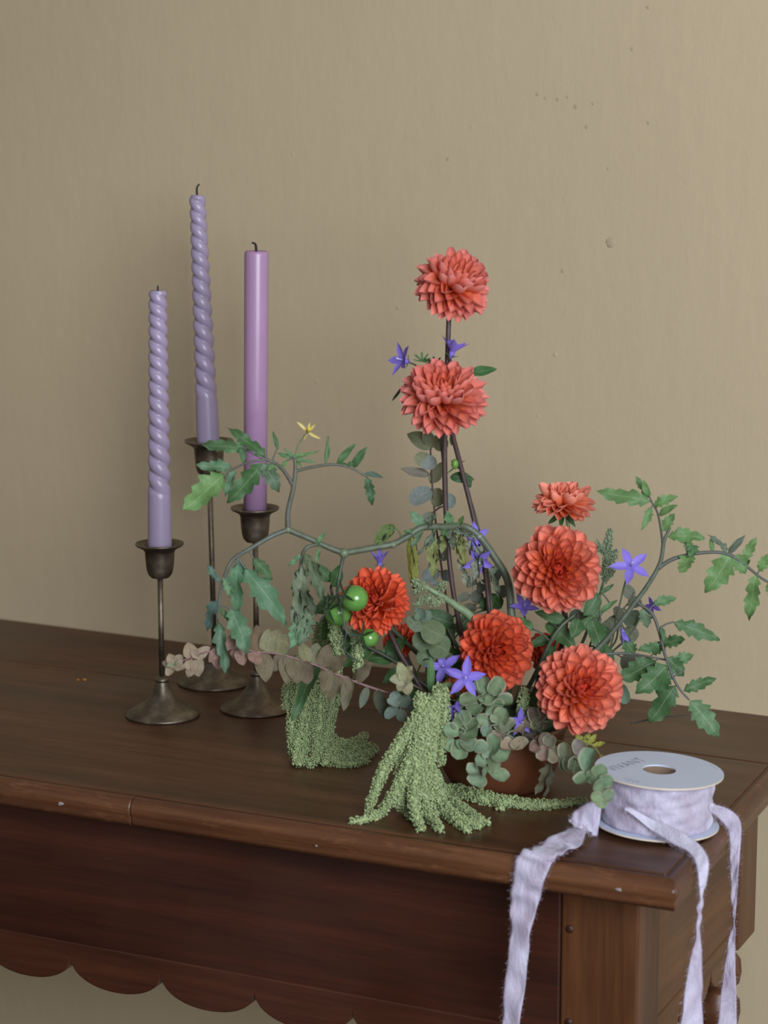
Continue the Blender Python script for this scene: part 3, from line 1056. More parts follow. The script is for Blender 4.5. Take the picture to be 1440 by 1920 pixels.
DH.append(dahlia('spiky coral dahlia just below the topmost one', 831, 748, 86, (-0.02, 0.66, 0.62), 0.012, [(848, 815, 0.0), (868, 890, -0.005), (890, 980, -0.005), (912, 1090, -0.005), (925, 1300, 0)], PI_, PK, 140, 0.74, 132, 0.36, 'pointed', 4, 5))
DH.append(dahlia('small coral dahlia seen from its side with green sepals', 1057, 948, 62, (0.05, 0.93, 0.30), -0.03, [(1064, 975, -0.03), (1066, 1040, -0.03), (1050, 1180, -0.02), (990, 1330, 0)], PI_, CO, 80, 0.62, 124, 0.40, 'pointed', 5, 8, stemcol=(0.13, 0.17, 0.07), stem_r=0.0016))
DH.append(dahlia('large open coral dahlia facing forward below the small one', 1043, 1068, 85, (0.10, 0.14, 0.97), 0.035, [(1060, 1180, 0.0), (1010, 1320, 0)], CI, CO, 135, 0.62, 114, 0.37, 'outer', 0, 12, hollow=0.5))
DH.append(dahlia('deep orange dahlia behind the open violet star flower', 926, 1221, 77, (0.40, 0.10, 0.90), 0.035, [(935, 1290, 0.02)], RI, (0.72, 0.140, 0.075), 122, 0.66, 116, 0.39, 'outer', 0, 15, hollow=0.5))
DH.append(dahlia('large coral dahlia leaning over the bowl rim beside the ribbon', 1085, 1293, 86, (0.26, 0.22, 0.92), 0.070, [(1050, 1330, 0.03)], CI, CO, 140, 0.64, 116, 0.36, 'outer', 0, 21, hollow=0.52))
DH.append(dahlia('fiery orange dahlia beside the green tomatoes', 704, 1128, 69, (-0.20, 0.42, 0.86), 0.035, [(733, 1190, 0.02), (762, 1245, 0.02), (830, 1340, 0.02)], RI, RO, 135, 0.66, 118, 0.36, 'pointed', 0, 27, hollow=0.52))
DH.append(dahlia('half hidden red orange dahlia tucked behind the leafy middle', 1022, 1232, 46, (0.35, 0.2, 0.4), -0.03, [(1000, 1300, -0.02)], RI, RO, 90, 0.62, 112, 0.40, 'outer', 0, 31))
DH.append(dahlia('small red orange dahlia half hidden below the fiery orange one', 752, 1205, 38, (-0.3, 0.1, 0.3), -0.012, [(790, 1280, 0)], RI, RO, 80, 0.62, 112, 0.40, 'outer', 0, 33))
# orange bud beside the violet star
def bud(px, py, d, rpx, label):
    c = Q(px, py, d); k = depth(c) / F; R = rpx * k
    t = thing('dahlia_bud', ROOT, label, 'flower bud')
    ax = (RT * -0.5 + UP * 0.4 - FW * 0.5).normalized()
    e1 = ax.orthogonal().normalized(); e2 = ax.cross(e1)
    for i in range(9):
        a = i * 2.4
        rad = e1 * math.cos(a) + e2 * math.sin(a)
        base = c - ax * R; tip = c + ax * R * 0.95 + rad * R * (0.1 + 0.05 * i)
        y = tip - base; L = y.length; y /= L
        z = (-rad - y * (-rad).dot(y)).normalized(); x = y.cross(z)
        mw = Matrix(((x.x * L, y.x * L, z.x * L, base.x), (x.y * L, y.y * L, z.y * L, base.y), (x.z * L, y.z * L, z.z * L, base.z), (0, 0, 0, 1)))
        put('petal', petal('mid', 0.8), t, mw, (0.55, 0.12, 0.04))
    tube('stem', [Vector(q) for q in smooth_path([c - ax * R * 0.9, Q(px + 25, py + 20, d - 0.01), ROOT], 5)], 0.0014, M['stem'], t, 8, (0.06, 0.08, 0.03))
bud(858, 1290, 0.045, 20, 'orange brown flower bud behind the open violet star flower')

# ------------------------------------------------------------------ bellflowers
def bell_petal():
    nv, nu = 10, 6
    vs_, fs, uv = [], [], []
    for i in range(nv + 1):
        t = i / nv
        hw = 0.5 * (0.45 + 0.55 * math.sin(math.pi * min(1, (t + 0.10) / 1.05))) * (1 - max(0, (t - 0.55) / 0.45) ** 1.6) ** 0.9
        hw = max(hw, 0.004)
        for j in range(nu + 1):
            s = 2 * j / nu - 1
            vs_.append((hw * s * 0.42, t, 0.12 * s * s * hw - 0.10 * t * t - 0.05 * (1 - abs(s)) * hw))
            uv.append((j / nu, t))
    n = nu + 1
    for i in range(nv):
        for j in range(nu):
            fs.append((i * n + j, i * n + j + 1, (i + 1) * n + j + 1, (i + 1) * n + j))
    return mesh('bellflower_petal', vs_, fs, M['bell'], True, uv)
BP = bell_petal()
VI = (0.215, 0.155, 0.62)
def frame_mat(base, y, z, L, wd):
    y = y.normalized(); z = (z - y * z.dot(y)).normalized(); x = y.cross(z)
    return Matrix(((x.x * wd, y.x * L, z.x * L, base.x), (x.y * wd, y.y * L, z.y * L, base.y), (x.z * wd, y.z * L, z.z * L, base.z), (0, 0, 0, 1)))
def bellflower(label, px, py, lpx, facing, d, stem_pts, open_=75, spin=0.0, col=VI, n=5, root=None, scale_w=1.0, group='violet bellflowers'):
    c = Q(px, py, d); k = depth(c) / F; L = lpx * k
    ax = (RT * facing[0] + UP * facing[1] - FW * facing[2]).normalized()
    e1 = (UP - ax * UP.dot(ax))
    e1 = e1.normalized() if e1.length > 0.05 else RT.copy()
    e2 = ax.cross(e1)
    t = thing('bellflower', ROOT if root is None else root, label, 'flower', group)
    th = math.radians(open_)
    tb = L * 0.35
    for i in range(n):
        a = 2 * math.pi * i / n + spin
        rad = e1 * math.cos(a) + e2 * math.sin(a)
        y = rad * math.sin(th) + ax * math.cos(th)
        z = ax * math.sin(th) - rad * math.cos(th)
        j = rng.uniform(0.9, 1.12)
        put('petal', BP, t, frame_mat(c + rad * 0.06 * L, y, z, L * rng.uniform(0.92, 1.06), L * scale_w), tuple(q * j for q in col))
    # cup, pistil and sepals
    v, f = lathe([(0, -tb), (0.07 * L, -tb * 0.98), (0.14 * L, -tb * 0.5), (0.17 * L, 0.03 * L), (0.12 * L, 0.0), (0, -0.05 * L)], 12)
    uvz = [(0.5, 0.3)] * len(v)
    q4 = ax.to_track_quat('Z', 'Y').to_matrix().to_4x4()
    put('flower_cup', mesh('flower_cup', v, f, M['bell'], True, uvz), t, Matrix.Translation(c) @ q4, col)
    tube('pistil', [c, c + ax * L * 0.25, c + ax * L * 0.48], [0.035 * L, 0.03 * L, 0.05 * L], M['stem'], t, 7, (0.45, 0.42, 0.65))
    for i in range(5):
        a = 2 * math.pi * (i + 0.5) / 5 + spin
        rad = e1 * math.cos(a) + e2 * math.sin(a)
        b_ = c - ax * tb * 0.9
        leaf(t, 'lance', b_, b_ + rad * 0.40 * L + ax * 0.22 * L, 0.09 * L, (0.035, 0.075, 0.03), 'leaf', 0, name='sepal', variant=0)
    pts = [c - ax * tb * 0.9] + [Q(*p) for p in stem_pts] + ([ROOT] if root is None else [root])
    tube('stem', [Vector(q) for q in smooth_path(pts, 6)], 0.0008, M['stem'], t, 6, (0.07, 0.09, 0.045))
    return t
bellflower('violet bellflower turned sideways, left of the spiky dahlia', 757, 676, 37, (-0.72, 0.20, 0.50), 0.0, [(785, 690, -0.01), (815, 735, -0.015), (833, 900, -0.012), (850, 1120, -0.01)], 62, 0.35)
bellflower('half open violet bellflower against the tallest stem', 848, 660, 37, (0.28, 0.90, 0.10), 0.005, [(846, 690, -0.01), (838, 760, -0.014), (838, 900, -0.012), (852, 1120, -0.01)], 42, 0.5)
bellflower('violet bellflower, upper of the two beside the arching vine', 892, 1008, 32, (0.45, 0.15, 0.75), 0.0, [(900, 1040, -0.02), (918, 1150, -0.01)], 74, 0.2)
bellflower('violet bellflower, lower of the two beside the arching vine', 897, 1050, 34, (0.1, -0.35, 0.80), 0.004, [(908, 1080, -0.02), (925, 1180, -0.01)], 60, 0.6)
bellflower('ragged violet bellflower behind the fiery orange dahlia', 712, 1055, 28, (-0.05, 0.92, 0.30), 0.0, [(718, 1090, -0.01), (750, 1200, -0.01), (830, 1330, 0)], 34, 0.1, VI)
bellflower('violet bellflower between the deep orange and the open dahlia', 982, 1140, 32, (0.05, 0.55, 0.80), 0.012, [(985, 1180, -0.01), (970, 1300, 0)], 55, 0.5, VI)
bellflower('large open violet bellflower standing clear near the right vine', 1183, 1062, 40, (0.05, 0.42, 0.88), 0.02, [(1170, 1100, 0.0), (1157, 1150, 0.0), (1120, 1250, 0.0)], 82, 0.35, VI)
bellflower('open violet star bellflower over the pale green leaves', 873, 1271, 40, (-0.02, 0.10, 1.0), 0.082, [(885, 1290, 0.055), (900, 1330, 0.03)], 80, -0.12, VI)
bellflower('violet bellflower behind the lance shaped green leaf', 832, 1250, 36, (-0.1, 0.15, 0.90), 0.045, [(850, 1280, 0.03), (880, 1340, 0.02)], 78, 0.3, VI)
bellflower('drooping violet bellflower under the open violet star', 858, 1322, 36, (-0.40, -0.72, 0.55), 0.075, [(872, 1305, 0.06), (890, 1330, 0.03)], 36, 0.2)
bellflower('violet bellflower tucked low between pale and plum leaves', 974, 1352, 30, (0.35, -0.10, 0.75), 0.060, [(965, 1345, 0.04), (955, 1370, 0.02)], 70, 0.1, VI)
bellflower('tiny dark violet bellflower in the fork of the right vine', 1222, 1136, 19, (0.25, 0.1, 0.75), 0.0, [(1205, 1150, -0.01), (1150, 1220, -0.005)], 70, 0.4, (0.10, 0.055, 0.30))
bellflower('closed drooping violet bellflower below the right vine fork', 1168, 1186, 26, (0.25, -0.85, 0.25), 0.015, [(1160, 1175, 0.01), (1130, 1230, 0.0)], 16, 0.4, VI)

# ------------------------------------------------------------------ tomato vines
GS = (0.085, 0.105, 0.070); GL = (0.092, 0.190, 0.085); GB = (0.100, 0.210, 0.115); GD = (0.052, 0.125, 0.044); GR = (0.125, 0.235, 0.082)
v1 = Branch('tomato_vine', 'arching tomato vine reaching over the candlesticks with green fruit', 'plant')
S1 = v1.stem([ROOT, (962, 1240, 0.015), (958, 1140, 0.01), (951, 1086, 0.008), (926, 1043, 0.005), (899, 1006, 0.0), (871, 987, 0), (840, 988, 0.01), (792, 989, 0.02), (764, 1006, 0.025), (737, 1020, 0.03), (700, 1027, 0.035), (645, 1037, 0.045)],
        [0.0034, 0.0034, 0.0033, 0.0030, 0.0029, 0.0028, 0.0026, 0.0027, 0.0026], GS, 10, 'main_stem')
v1.stem([(645, 1037, 0.045), (615, 1026, 0.045), (585, 1012, 0.045), (540, 993, 0.05)], [0.0027, 0.0023, 0.0022, 0.0024], GS, 10, 'side_stem')
v1.stem([(540, 993, 0.05), (540, 960, 0.05), (550, 915, 0.05), (554, 880, 0.05), (552, 858, 0.05)], [0.0024, 0.0021, 0.0020, 0.0017, 0.0012], (0.095, 0.100, 0.080), 8, 'side_stem')
v1.stem([(551, 912, 0.05), (530, 880, 0.055), (510, 866, 0.06), (490, 858, 0.06), (462, 843, 0.06)], [0.0017, 0.0014, 0.0012, 0.0009], (0.10, 0.095, 0.085), 8, 'side_stem')
v1.stem([(500, 862, 0.06), (470, 866, 0.062), (440, 878, 0.062), (424, 892, 0.062), (420, 918, 0.062)], [0.0010, 0.0008, 0.0007], (0.11, 0.10, 0.085), 7, 'side_stem')
v1.stem([(554, 884, 0.05), (580, 877, 0.05), (620, 871, 0.05), (655, 876, 0.05), (690, 895, 0.05)], [0.0013, 0.0012, 0.0010, 0.0008], (0.095, 0.10, 0.08), 7, 'side_stem')
v1.stem([(540, 993, 0.05), (510, 1005, 0.055), (470, 1028, 0.06), (438, 1048, 0.062), (424, 1072, 0.064), (412, 1115, 0.064), (408, 1165, 0.064)], [0.0021, 0.0018, 0.0015, 0.0012, 0.0009], (0.085, 0.10, 0.085), 8, 'side_stem')
v1.stem([(600, 1020, 0.045), (575, 1027, 0.05), (565, 1050, 0.05), (564, 1090, 0.05), (572, 1130, 0.05), (578, 1150, 0.05)], [0.0016, 0.0015, 0.0012, 0.0008], (0.08, 0.09, 0.06), 8, 'side_stem')
v1.stem([(645, 1037, 0.045), (640, 1060, 0.05), (634, 1095, 0.055), (633, 1115, 0.055), (642, 1150, 0.058), (650, 1185, 0.06), (672, 1192, 0.062)], [0.0017, 0.0015, 0.0012, 0.0009, 0.0008], (0.04, 0.06, 0.04), 8, 'fruit_stem')
v1.stem([(634, 1112, 0.055), (622, 1130, 0.052), (612, 1146, 0.045)], [0.0010, 0.0008], (0.03, 0.045, 0.03), 7, 'fruit_stem')
v1.stem([(650, 1185, 0.06), (645, 1215, 0.06), (660, 1232, 0.06), (675, 1242, 0.06)], [0.0009, 0.0006], (0.03, 0.045, 0.03), 6, 'fruit_stem')
# nodes on the stem
for (px, py, d, r) in ((645, 1037, 0.045, 0.0042), (540, 993, 0.05, 0.0031), (737, 1021, 0.03, 0.0033), (899, 1006, 0.0, 0.0034)):
    bm = bmesh.new(); bmesh.ops.create_icosphere(bm, subdivisions=2, radius=r)
    put('stem_node', from_bm('stem_node', bm, M['stem'], True), v1.t, Matrix.Translation(Q(px, py, d)), (0.12, 0.15, 0.09))
L = v1.leaf
for a in ((500, 858, 431, 795, 36, GD, 10), (462, 843, 371, 824, 38, GL, -8), (438, 876, 369, 875, 34, GB, 5), (424, 886, 346, 958, 74, GR, 8), (494, 866, 426, 946, 54, GD, -12),
          (492, 866, 524, 922, 44, (0.075, 0.13, 0.085), 15), (452, 838, 457, 868, 18, GD, 5), (521, 842, 513, 808, 13, GD, 0), (610, 872, 612, 818, 15, GL, 30), (632, 872, 662, 829, 22, GD, -8),
          (662, 876, 683, 842, 24, GD, 12), (652, 874, 630, 864, 14, GL, 0), (684, 888, 722, 891, 17, (0.07, 0.11, 0.085), 0), (688, 893, 698, 948, 27, (0.05, 0.115, 0.05), 10),
          (650, 872, 672, 866, 14, GD, 0), (545, 858, 520, 848, 14, GL, 0), (440, 880, 420, 930, 26, GB, 20),
          (548, 856, 574, 848, 12, GR, 0), (540, 862, 522, 880, 14, GR, 20), (552, 862, 590, 862, 12, GL, 0), (552, 860, 568, 876, 10, GR, 0), (549, 856, 532, 840, 10, GL, 0), (553, 858, 600, 846, 9, GR, 10), (520, 872, 500, 880, 16, GR, 0)):
    L('tomato' if a[4] > 25 else 'serrate', *a[:5], a[5], 'leaf', roll=a[6], dt=rng.uniform(-0.006, 0.010), pet=True, petcol=(0.09, 0.10, 0.08))
for a in ((412, 1092, 386, 1058, 22, (0.07, 0.13, 0.10), 20), (408, 1124, 374, 1178, 38, (0.065, 0.115, 0.105), 25), (446, 1052, 431, 1150, 44, GB, 20), (456, 1062, 542, 1168, 66, GB, -6),
          (474, 1046, 511, 1086, 34, GD, 5), (432, 1138, 468, 1226, 56, (0.085, 0.18, 0.105), 8), (408, 1160, 428, 1263, 36, (0.075, 0.15, 0.085), 25), (418, 1080, 432, 1118, 16, GB, 0),
          (420, 1092, 440, 1110, 14, GD, 0), (412, 1140, 432, 1165, 18, GD, 0), (446, 1050, 452, 1082, 30, (0.06, 0.11, 0.10), 0)):
    L('tomato', *a[:5], a[5], 'leaf', roll=a[6], dt=rng.uniform(-0.004, 0.010), petcol=(0.08, 0.10, 0.07))
DP = (0.165, 0.205, 0.125); EGc = (0.13, 0.17, 0.115); YLc = (0.20, 0.22, 0.08); GWc = (0.21, 0.22, 0.17)
for a in ((566, 1055, 553, 1185, 46, DP, 'spot', 10), (570, 1034, 610, 1128, 40, (0.10, 0.14, 0.075), 'spot', 0), (578, 1140, 562, 1212, 52, (0.13, 0.19, 0.12), 'spot', -8), (565, 1075, 540, 1190, 34, (0.14, 0.19, 0.13), 'spot', 25),
          (564, 1090, 585, 1150, 26, (0.06, 0.09, 0.05), 'spot', 20), (560, 1160, 545, 1215, 34, GB, 'leaf', 5), (566, 1040, 540, 1060, 14, GB, 'leaf', 0), (592, 1024, 606, 1000, 14, GL, 'leaf', 0), (600, 1026, 590, 1060, 12, GL, 'leaf', 0)):
    L('tomato', *a[:6], a[6], roll=a[7], dt=rng.uniform(-0.002, 0.010))
for a in ((738, 984, 700, 1022, 40, (0.085, 0.135, 0.035), 'spot', 'serrate', 0), (772, 1000, 766, 1108, 38, (0.200, 0.215, 0.045), 'spot', 'ovate', 30), (812, 1000, 806, 1078, 36, (0.21, 0.24, 0.085), 'spot', 'tomato', 12),
          (795, 985, 772, 962, 30, GB, 'leaf', 'tomato', 0), (792, 992, 770, 1024, 24, (0.12, 0.19, 0.12), 'leaf', 'serrate', 20), (858, 990, 864, 1062, 30, (0.19, 0.20, 0.06), 'spot', 'tomato', 15),
          (862, 1040, 874, 1104, 22, (0.24, 0.25, 0.19), 'spot', 'tomato', 35), (846, 985, 838, 960, 26, GL, 'leaf', 'tomato', 0), (858, 986, 872, 966, 16, GR, 'leaf', 'serrate', 0), (830, 990, 838, 1010, 20, GL, 'leaf', 'tomato', 0),
          (845, 990, 850, 1030, 26, (0.11, 0.13, 0.09), 'spot', 'tomato', 20), (880, 996, 900, 1070, 24, (0.10, 0.12, 0.09), 'spot', 'tomato', 40)):
    L(a[7], *a[:6], a[6], roll=a[8], dt=0.008)
for a in ((822, 988, 800, 1006, 18, EGc, 40), (836, 990, 826, 1040, 22, YLc, 30), (800, 990, 812, 966, 24, EGc, -20), (852, 988, 878, 1012, 18, EGc, 50), (868, 990, 852, 1050, 22, YLc, -35), (884, 1000, 892, 1092, 24, GWc, 40), (815, 990, 790, 1042, 20, EGc, -45), (905, 1018, 880, 1100, 22, GWc, 20), (778, 998, 752, 1000, 16, GL, 0), (930, 1056, 918, 1106, 26, EGc, 30)):
    L('tomato', *a[:6], 'spot', roll=a[6], dt=0.010, variant=(5, 3, 1)[a[0] % 3], zs=1.6)
# fruit
def fruit(px, py, d, rpx, cal, ang):
    c = Q(px, py, d); k = depth(c) / F; R = rpx * k
    bm = bmesh.new(); bmesh.ops.create_uvsphere(bm, u_segments=28, v_segments=18, radius=R)
    for vv in bm.verts: vv.co.z *= 0.96
    o = put('fruit', from_bm('fruit', bm, M['fruit'], True), v1.t, Matrix.Translation(c))
    cc = Q(cal[0], cal[1], d + R * 0.9)
    ax = (cc - c).normalized(); cc = c + ax * R * 0.99
    e1 = ax.orthogonal().normalized(); e2 = ax.cross(e1)
    for i in range(5):
        a = ang + 2 * math.pi * i / 5
        rad = e1 * math.cos(a) + e2 * math.sin(a)
        tip = cc + rad * (0.013 + R * 0.15) + ax * R * 0.35
        z = ax
        lf = leaf_mesh('lance', 'leaf', 1)
        put('calyx', lf, o, frame_mat(cc, tip - cc, z, (tip - cc).length, 0.0042), (0.028, 0.050, 0.028))
    return o
fruit(634, 1148, 0.040, 27, (612, 1143), 0.3)
fruit(665, 1122, 0.062, 26, (638, 1113), 0.8)
fruit(692, 1196, 0.062, 18, (675, 1191), 0.2)
# yellow tomato flower
c = Q(577, 810, 0.052)
fk = depth(c) / F
tube('flower_stalk', [Vector(q) for q in smooth_path([Q(553, 860, 0.05), Q(558, 838, 0.05), Q(567, 822, 0.05), c], 5)], 0.0006, M['stem'], v1.t, 6, (0.14, 0.18, 0.09))
fl = put('flower', mesh('flower', *lathe([(0, 0), (4 * fk, 0.002), (3 * fk, 0.006), (0, 0.008)], 10), M['stem']), v1.t, Matrix.Translation(c) @ (-FW + UP * 0.4 + RT * 0.2).to_track_quat('Z', 'Y').to_matrix().to_4x4(), (0.72, 0.50, 0.05))
for (dx, dy, w_) in ((-19, -20, 10), (24, 14, 10), (14, -13, 9), (-8, 15, 9), (4, -17, 8)):
    leaf(fl, 'lance', c, Q(577 + dx, 810 + dy, 0.05 + rng.uniform(0, 0.006)), w_ * fk, (0.66, 0.56, 0.20), 'leafdull', rng.uniform(-25, 25), name='petal', variant=1)

v2 = Branch('tomato_vine', 'tomato vine with lobed leaves stretching past the large dahlias', 'plant')
GT = (0.075, 0.078, 0.072)
v2.stem([ROOT, (1020, 1340, 0.02), (1080, 1260, 0.02), (1140, 1195, 0.02), (1192, 1128, 0.02), (1216, 1095, 0.02), (1238, 1055, 0.02), (1245, 1015, 0.02), (1256, 990, 0.02)], [0.0026, 0.0023, 0.0021, 0.0020, 0.0019, 0.0017, 0.0012], (0.080, 0.10, 0.072), 10, 'main_stem')
v2.stem([(1243, 1022, 0.02), (1240, 998, 0.022), (1233, 962, 0.024), (1222, 942, 0.026)], [0.0012, 0.0009, 0.0007], GT, 7, 'side_stem')
v2.stem([(1234, 1066, 0.02), (1252, 1053, 0.02), (1275, 1044, 0.02), (1320, 1036, 0.02), (1360, 1038, 0.02), (1395, 1058, 0.02), (1425, 1082, 0.02), (1452, 1098, 0.02)], [0.0018, 0.0016, 0.0013, 0.0011, 0.0009], GT, 8, 'side_stem')
v2.stem([(1192, 1128, 0.02), (1222, 1150, 0.025), (1236, 1185, 0.028), (1246, 1225, 0.03), (1262, 1270, 0.032), (1276, 1294, 0.034), (1292, 1312, 0.036)], [0.0015, 0.0014, 0.0013, 0.0011, 0.0008], GT, 8, 'side_stem')
v2.stem([(1236, 1178, 0.028), (1250, 1170, 0.028), (1264, 1166, 0.028)], [0.0009, 0.0007], GT, 6, 'side_stem')
v2.stem([(1300, 1340, 0.04), (1240, 1345, 0.02), (1205, 1352, 0.01), (1182, 1357, 0.005)], [0.0004, 0.0007, 0.0008, 0.0004], GT, 6, 'tendril')
v2.stem([(1085, 1255, 0.02), (1115, 1215, 0.0), (1122, 1160, -0.01), (1150, 1128, -0.015)], [0.0014, 0.0012, 0.0008], GT, 7, 'side_stem')
v2.stem([(1110, 1228, 0.02), (1170, 1225, 0.02), (1220, 1232, 0.022), (1262, 1240, 0.024)], [0.0012, 0.0010, 0.0007], GT, 7, 'side_stem')
L = v2.leaf
for a in ((1222, 941, 1122, 915, 46, GR, 0), (1220, 936, 1194, 890, 24, GR, 10), (1216, 930, 1206, 902, 20, GR, -10), (1224, 948, 1261, 930, 30, GR, 5), (1222, 950, 1207, 985, 24, GR, -10), (1235, 966, 1267, 946, 22, GR, 0),
          (1239, 996, 1266, 964, 30, GR, 10), (1250, 1006, 1321, 1003, 46, GR, -10), (1285, 1010, 1296, 1040, 26, GR, 0), (1298, 1036, 1273, 1079, 42, GR, 12), (1298, 1020, 1300, 1045, 34, GL, 12),
          (1336, 1034, 1333, 1009, 15, GR, 0), (1364, 1038, 1342, 998, 26, (0.10, 0.14, 0.10), 40), (1366, 1036, 1396, 1010, 22, (0.11, 0.14, 0.11), 45), (1372, 1036, 1326, 1110, 66, GR, -6), (1376, 1040, 1400, 1074, 48, GR, 6),
          (1394, 1054, 1416, 1007, 30, GR, 0), (1422, 1072, 1442, 1038, 30, GR, 0), (1418, 1076, 1398, 1162, 44, GR, 18), (1440, 1092, 1455, 1130, 30, GR, 0), (1400, 1058, 1408, 1050, 10, GR, 0),
          (1224, 1134, 1268, 1118, 30, GL, 0), (1262, 1166, 1353, 1198, 46, GL, 4), (1240, 1176, 1246, 1198, 14, GL, 0), (1238, 1208, 1196, 1222, 32, GL, 10), (1240, 1205, 1288, 1200, 34, GD, 20),
          (1232, 1238, 1162, 1275, 66, GD, 6), (1252, 1246, 1196, 1300, 64, GD, -8), (1268, 1284, 1213, 1352, 62, GD, 4), (1280, 1296, 1342, 1270, 34, GD, 10), (1262, 1240, 1300, 1232, 36, GL, 0),
          (1292, 1312, 1350, 1379, 60, GL, 4), (1250, 1232, 1284, 1268, 44, GD, 15), (1222, 1228, 1250, 1200, 30, GD, 0), (1190, 1226, 1170, 1196, 40, GD, 0), (1256, 1262, 1230, 1300, 40, GD, 0), (1282, 1260, 1262, 1240, 26, GD, 0),
          (1120, 1165, 1100, 1130, 44, GD, 5), (1124, 1150, 1156, 1124, 16, GL, 0), (1126, 1112, 1152, 1096, 14, GL, 0), (1118, 1172, 1152, 1190, 24, GD, 0), (1205, 1140, 1215, 1178, 34, (0.10, 0.15, 0.09), 0)):
    L('tomato' if a[4] > 22 else 'serrate', *a[:5], a[5], 'leaf', roll=a[6], dt=rng.uniform(-0.004, 0.012), petcol=GT)

# ------------------------------------------------------------------ dahlia foliage in the middle
dl = Branch('dahlia_foliage', 'dark green leafy dahlia shoot filling the middle of the bouquet', 'plant')
dl.stem([ROOT, (990, 1290, 0.02), (1040, 1190, 0.02), (1080, 1150, 0.015)], [0.0022, 0.0016], (0.05, 0.07, 0.04), 8)
dl.stem([ROOT, (900, 1280, 0.0), (850, 1200, -0.01), (830, 1150, -0.02)], [0.0022, 0.0016], (0.05, 0.07, 0.04), 8)
dl.stem([ROOT, (820, 1300, 0.02), (740, 1240, 0.01), (640, 1180, 0.0), (620, 1100, 0.0)], [0.0020, 0.0012], (0.045, 0.05, 0.035), 8)
dl.stem([ROOT, (1060, 1330, 0.01), (1110, 1250, 0.01), (1125, 1160, 0.01)], [0.0020, 0.0014], (0.05, 0.07, 0.04), 8)
DM = (0.044, 0.112, 0.034); DK = DM
for a in ((1024, 1168, 1082, 1212, 54, DM), (1108, 1160, 1130, 1225, 48, DM), (1036, 1196, 990, 1213, 30, DM), (1122, 1112, 1098, 1155, 44, DM), (1060, 1165, 1010, 1150, 34, DM), (1085, 1160, 1075, 1195, 40, DM), (1120, 1200, 1150, 1250, 46, DM),
          (1030, 1210, 1040, 1260, 40, DK), (850, 1170, 800, 1150, 54, DK), (860, 1190, 880, 1150, 44, DK), (840, 1160, 836, 1215, 50, DK), (870, 1240, 820, 1215, 56, DK), (880, 1250, 830, 1275, 50, DK), (900, 1290, 860, 1260, 50, DK),
          (740, 1235, 690, 1230, 44, DK), (748, 1244, 728, 1200, 40, DK), (720, 1225, 765, 1195, 40, DK), (700, 1210, 640, 1250, 46, DK), (640, 1160, 600, 1200, 52, DK), (625, 1100, 640, 1060, 40, DK), (630, 1120, 590, 1150, 44, DK), (622, 1090, 598, 1062, 34, DM),
          (780, 1260, 760, 1320, 44, DK), (800, 1280, 770, 1350, 50, DK), (760, 1250, 716, 1280, 34, DK), (600, 1230, 546, 1352, 40, DM), (1110, 1250, 1150, 1290, 50, DM), (1060, 1320, 1100, 1370, 40, DK), (980, 1300, 1010, 1330, 40, DK), (1000, 1180, 960, 1160, 40, DK), (640, 1180, 660, 1225, 40, DK),
          (820, 1290, 800, 1240, 40, DK), (940, 1140, 915, 1110, 40, DM), (900, 1140, 930, 1120, 36, DK), (1080, 1180, 1110, 1160, 30, DM), (760, 1280, 740, 1340, 46, DK)):
    dl.leaf('serrate', *a[:5], a[5], 'leaf', dt=rng.uniform(-0.004, 0.012), db=rng.uniform(-0.012, 0.006), petcol=(0.05, 0.06, 0.035))
dl.leaf('lance', 808, 1232, 806, 1304, 26, (0.075, 0.155, 0.055), 'leaf', roll=0, db=0.05)
# ivy like leaf and bud on the second dahlia stem, leaves behind the second dahlia
iv = Branch('leafy_shoot', 'thin shoot with dark pointed leaves climbing the two tallest stems', 'plant')
iv.stem([ROOT, (918, 1100, -0.012), (895, 980, -0.012), (864, 880, -0.01), (850, 800, -0.02), (842, 730, -0.03), (818, 690, -0.02)], [0.0012, 0.0009, 0.0007], (0.07, 0.07, 0.045), 7)
iv.leaf('ovate', 844, 894, 888, 896, 34, (0.020, 0.070, 0.018), roll=0, dt=0.004)
iv.leaf('ovate', 868, 886, 884, 914, 26, (0.020, 0.070, 0.018), roll=0, dt=0.0)
iv.leaf('ovate', 880, 700, 931, 692, 34, (0.032, 0.105, 0.030), roll=-10, dt=-0.004)
iv.leaf('lance', 760, 720, 731, 750, 12, (0.035, 0.06, 0.03), roll=20, dt=0.0)
iv.leaf('lance', 846, 815, 846, 836, 12, (0.035, 0.09, 0.02), roll=0)
for (tx, ty) in ((838, 888), (846, 862), (874, 862), (862, 858)):
    iv.leaf('lance', 853, 876, tx, ty, 5, (0.06, 0.12, 0.03), roll=0)
bm = bmesh.new(); bmesh.ops.create_icosphere(bm, subdivisions=2, radius=7 * kb)
put('bud', from_bm('bud', bm, M['stem'], True), iv.t, Matrix.Translation(Q(853, 870, 0.0)) @ Matrix.Diagonal((1, 1, 1.4, 1)), (0.10, 0.22, 0.035))
for (cx, cy, col) in ((792, 672, (0.07, 0.16, 0.05)), (814, 680, (0.018, 0.026, 0.014))):
    for i in range(9):
        a = i * 0.75 + 0.2
        iv.leaf('lance', cx, cy + 6, cx + 17 * math.cos(a), cy + 2 - 15 * abs(math.sin(a)), 6, col, roll=0, dt=rng.uniform(0, 0.006), pet=(i == 0))

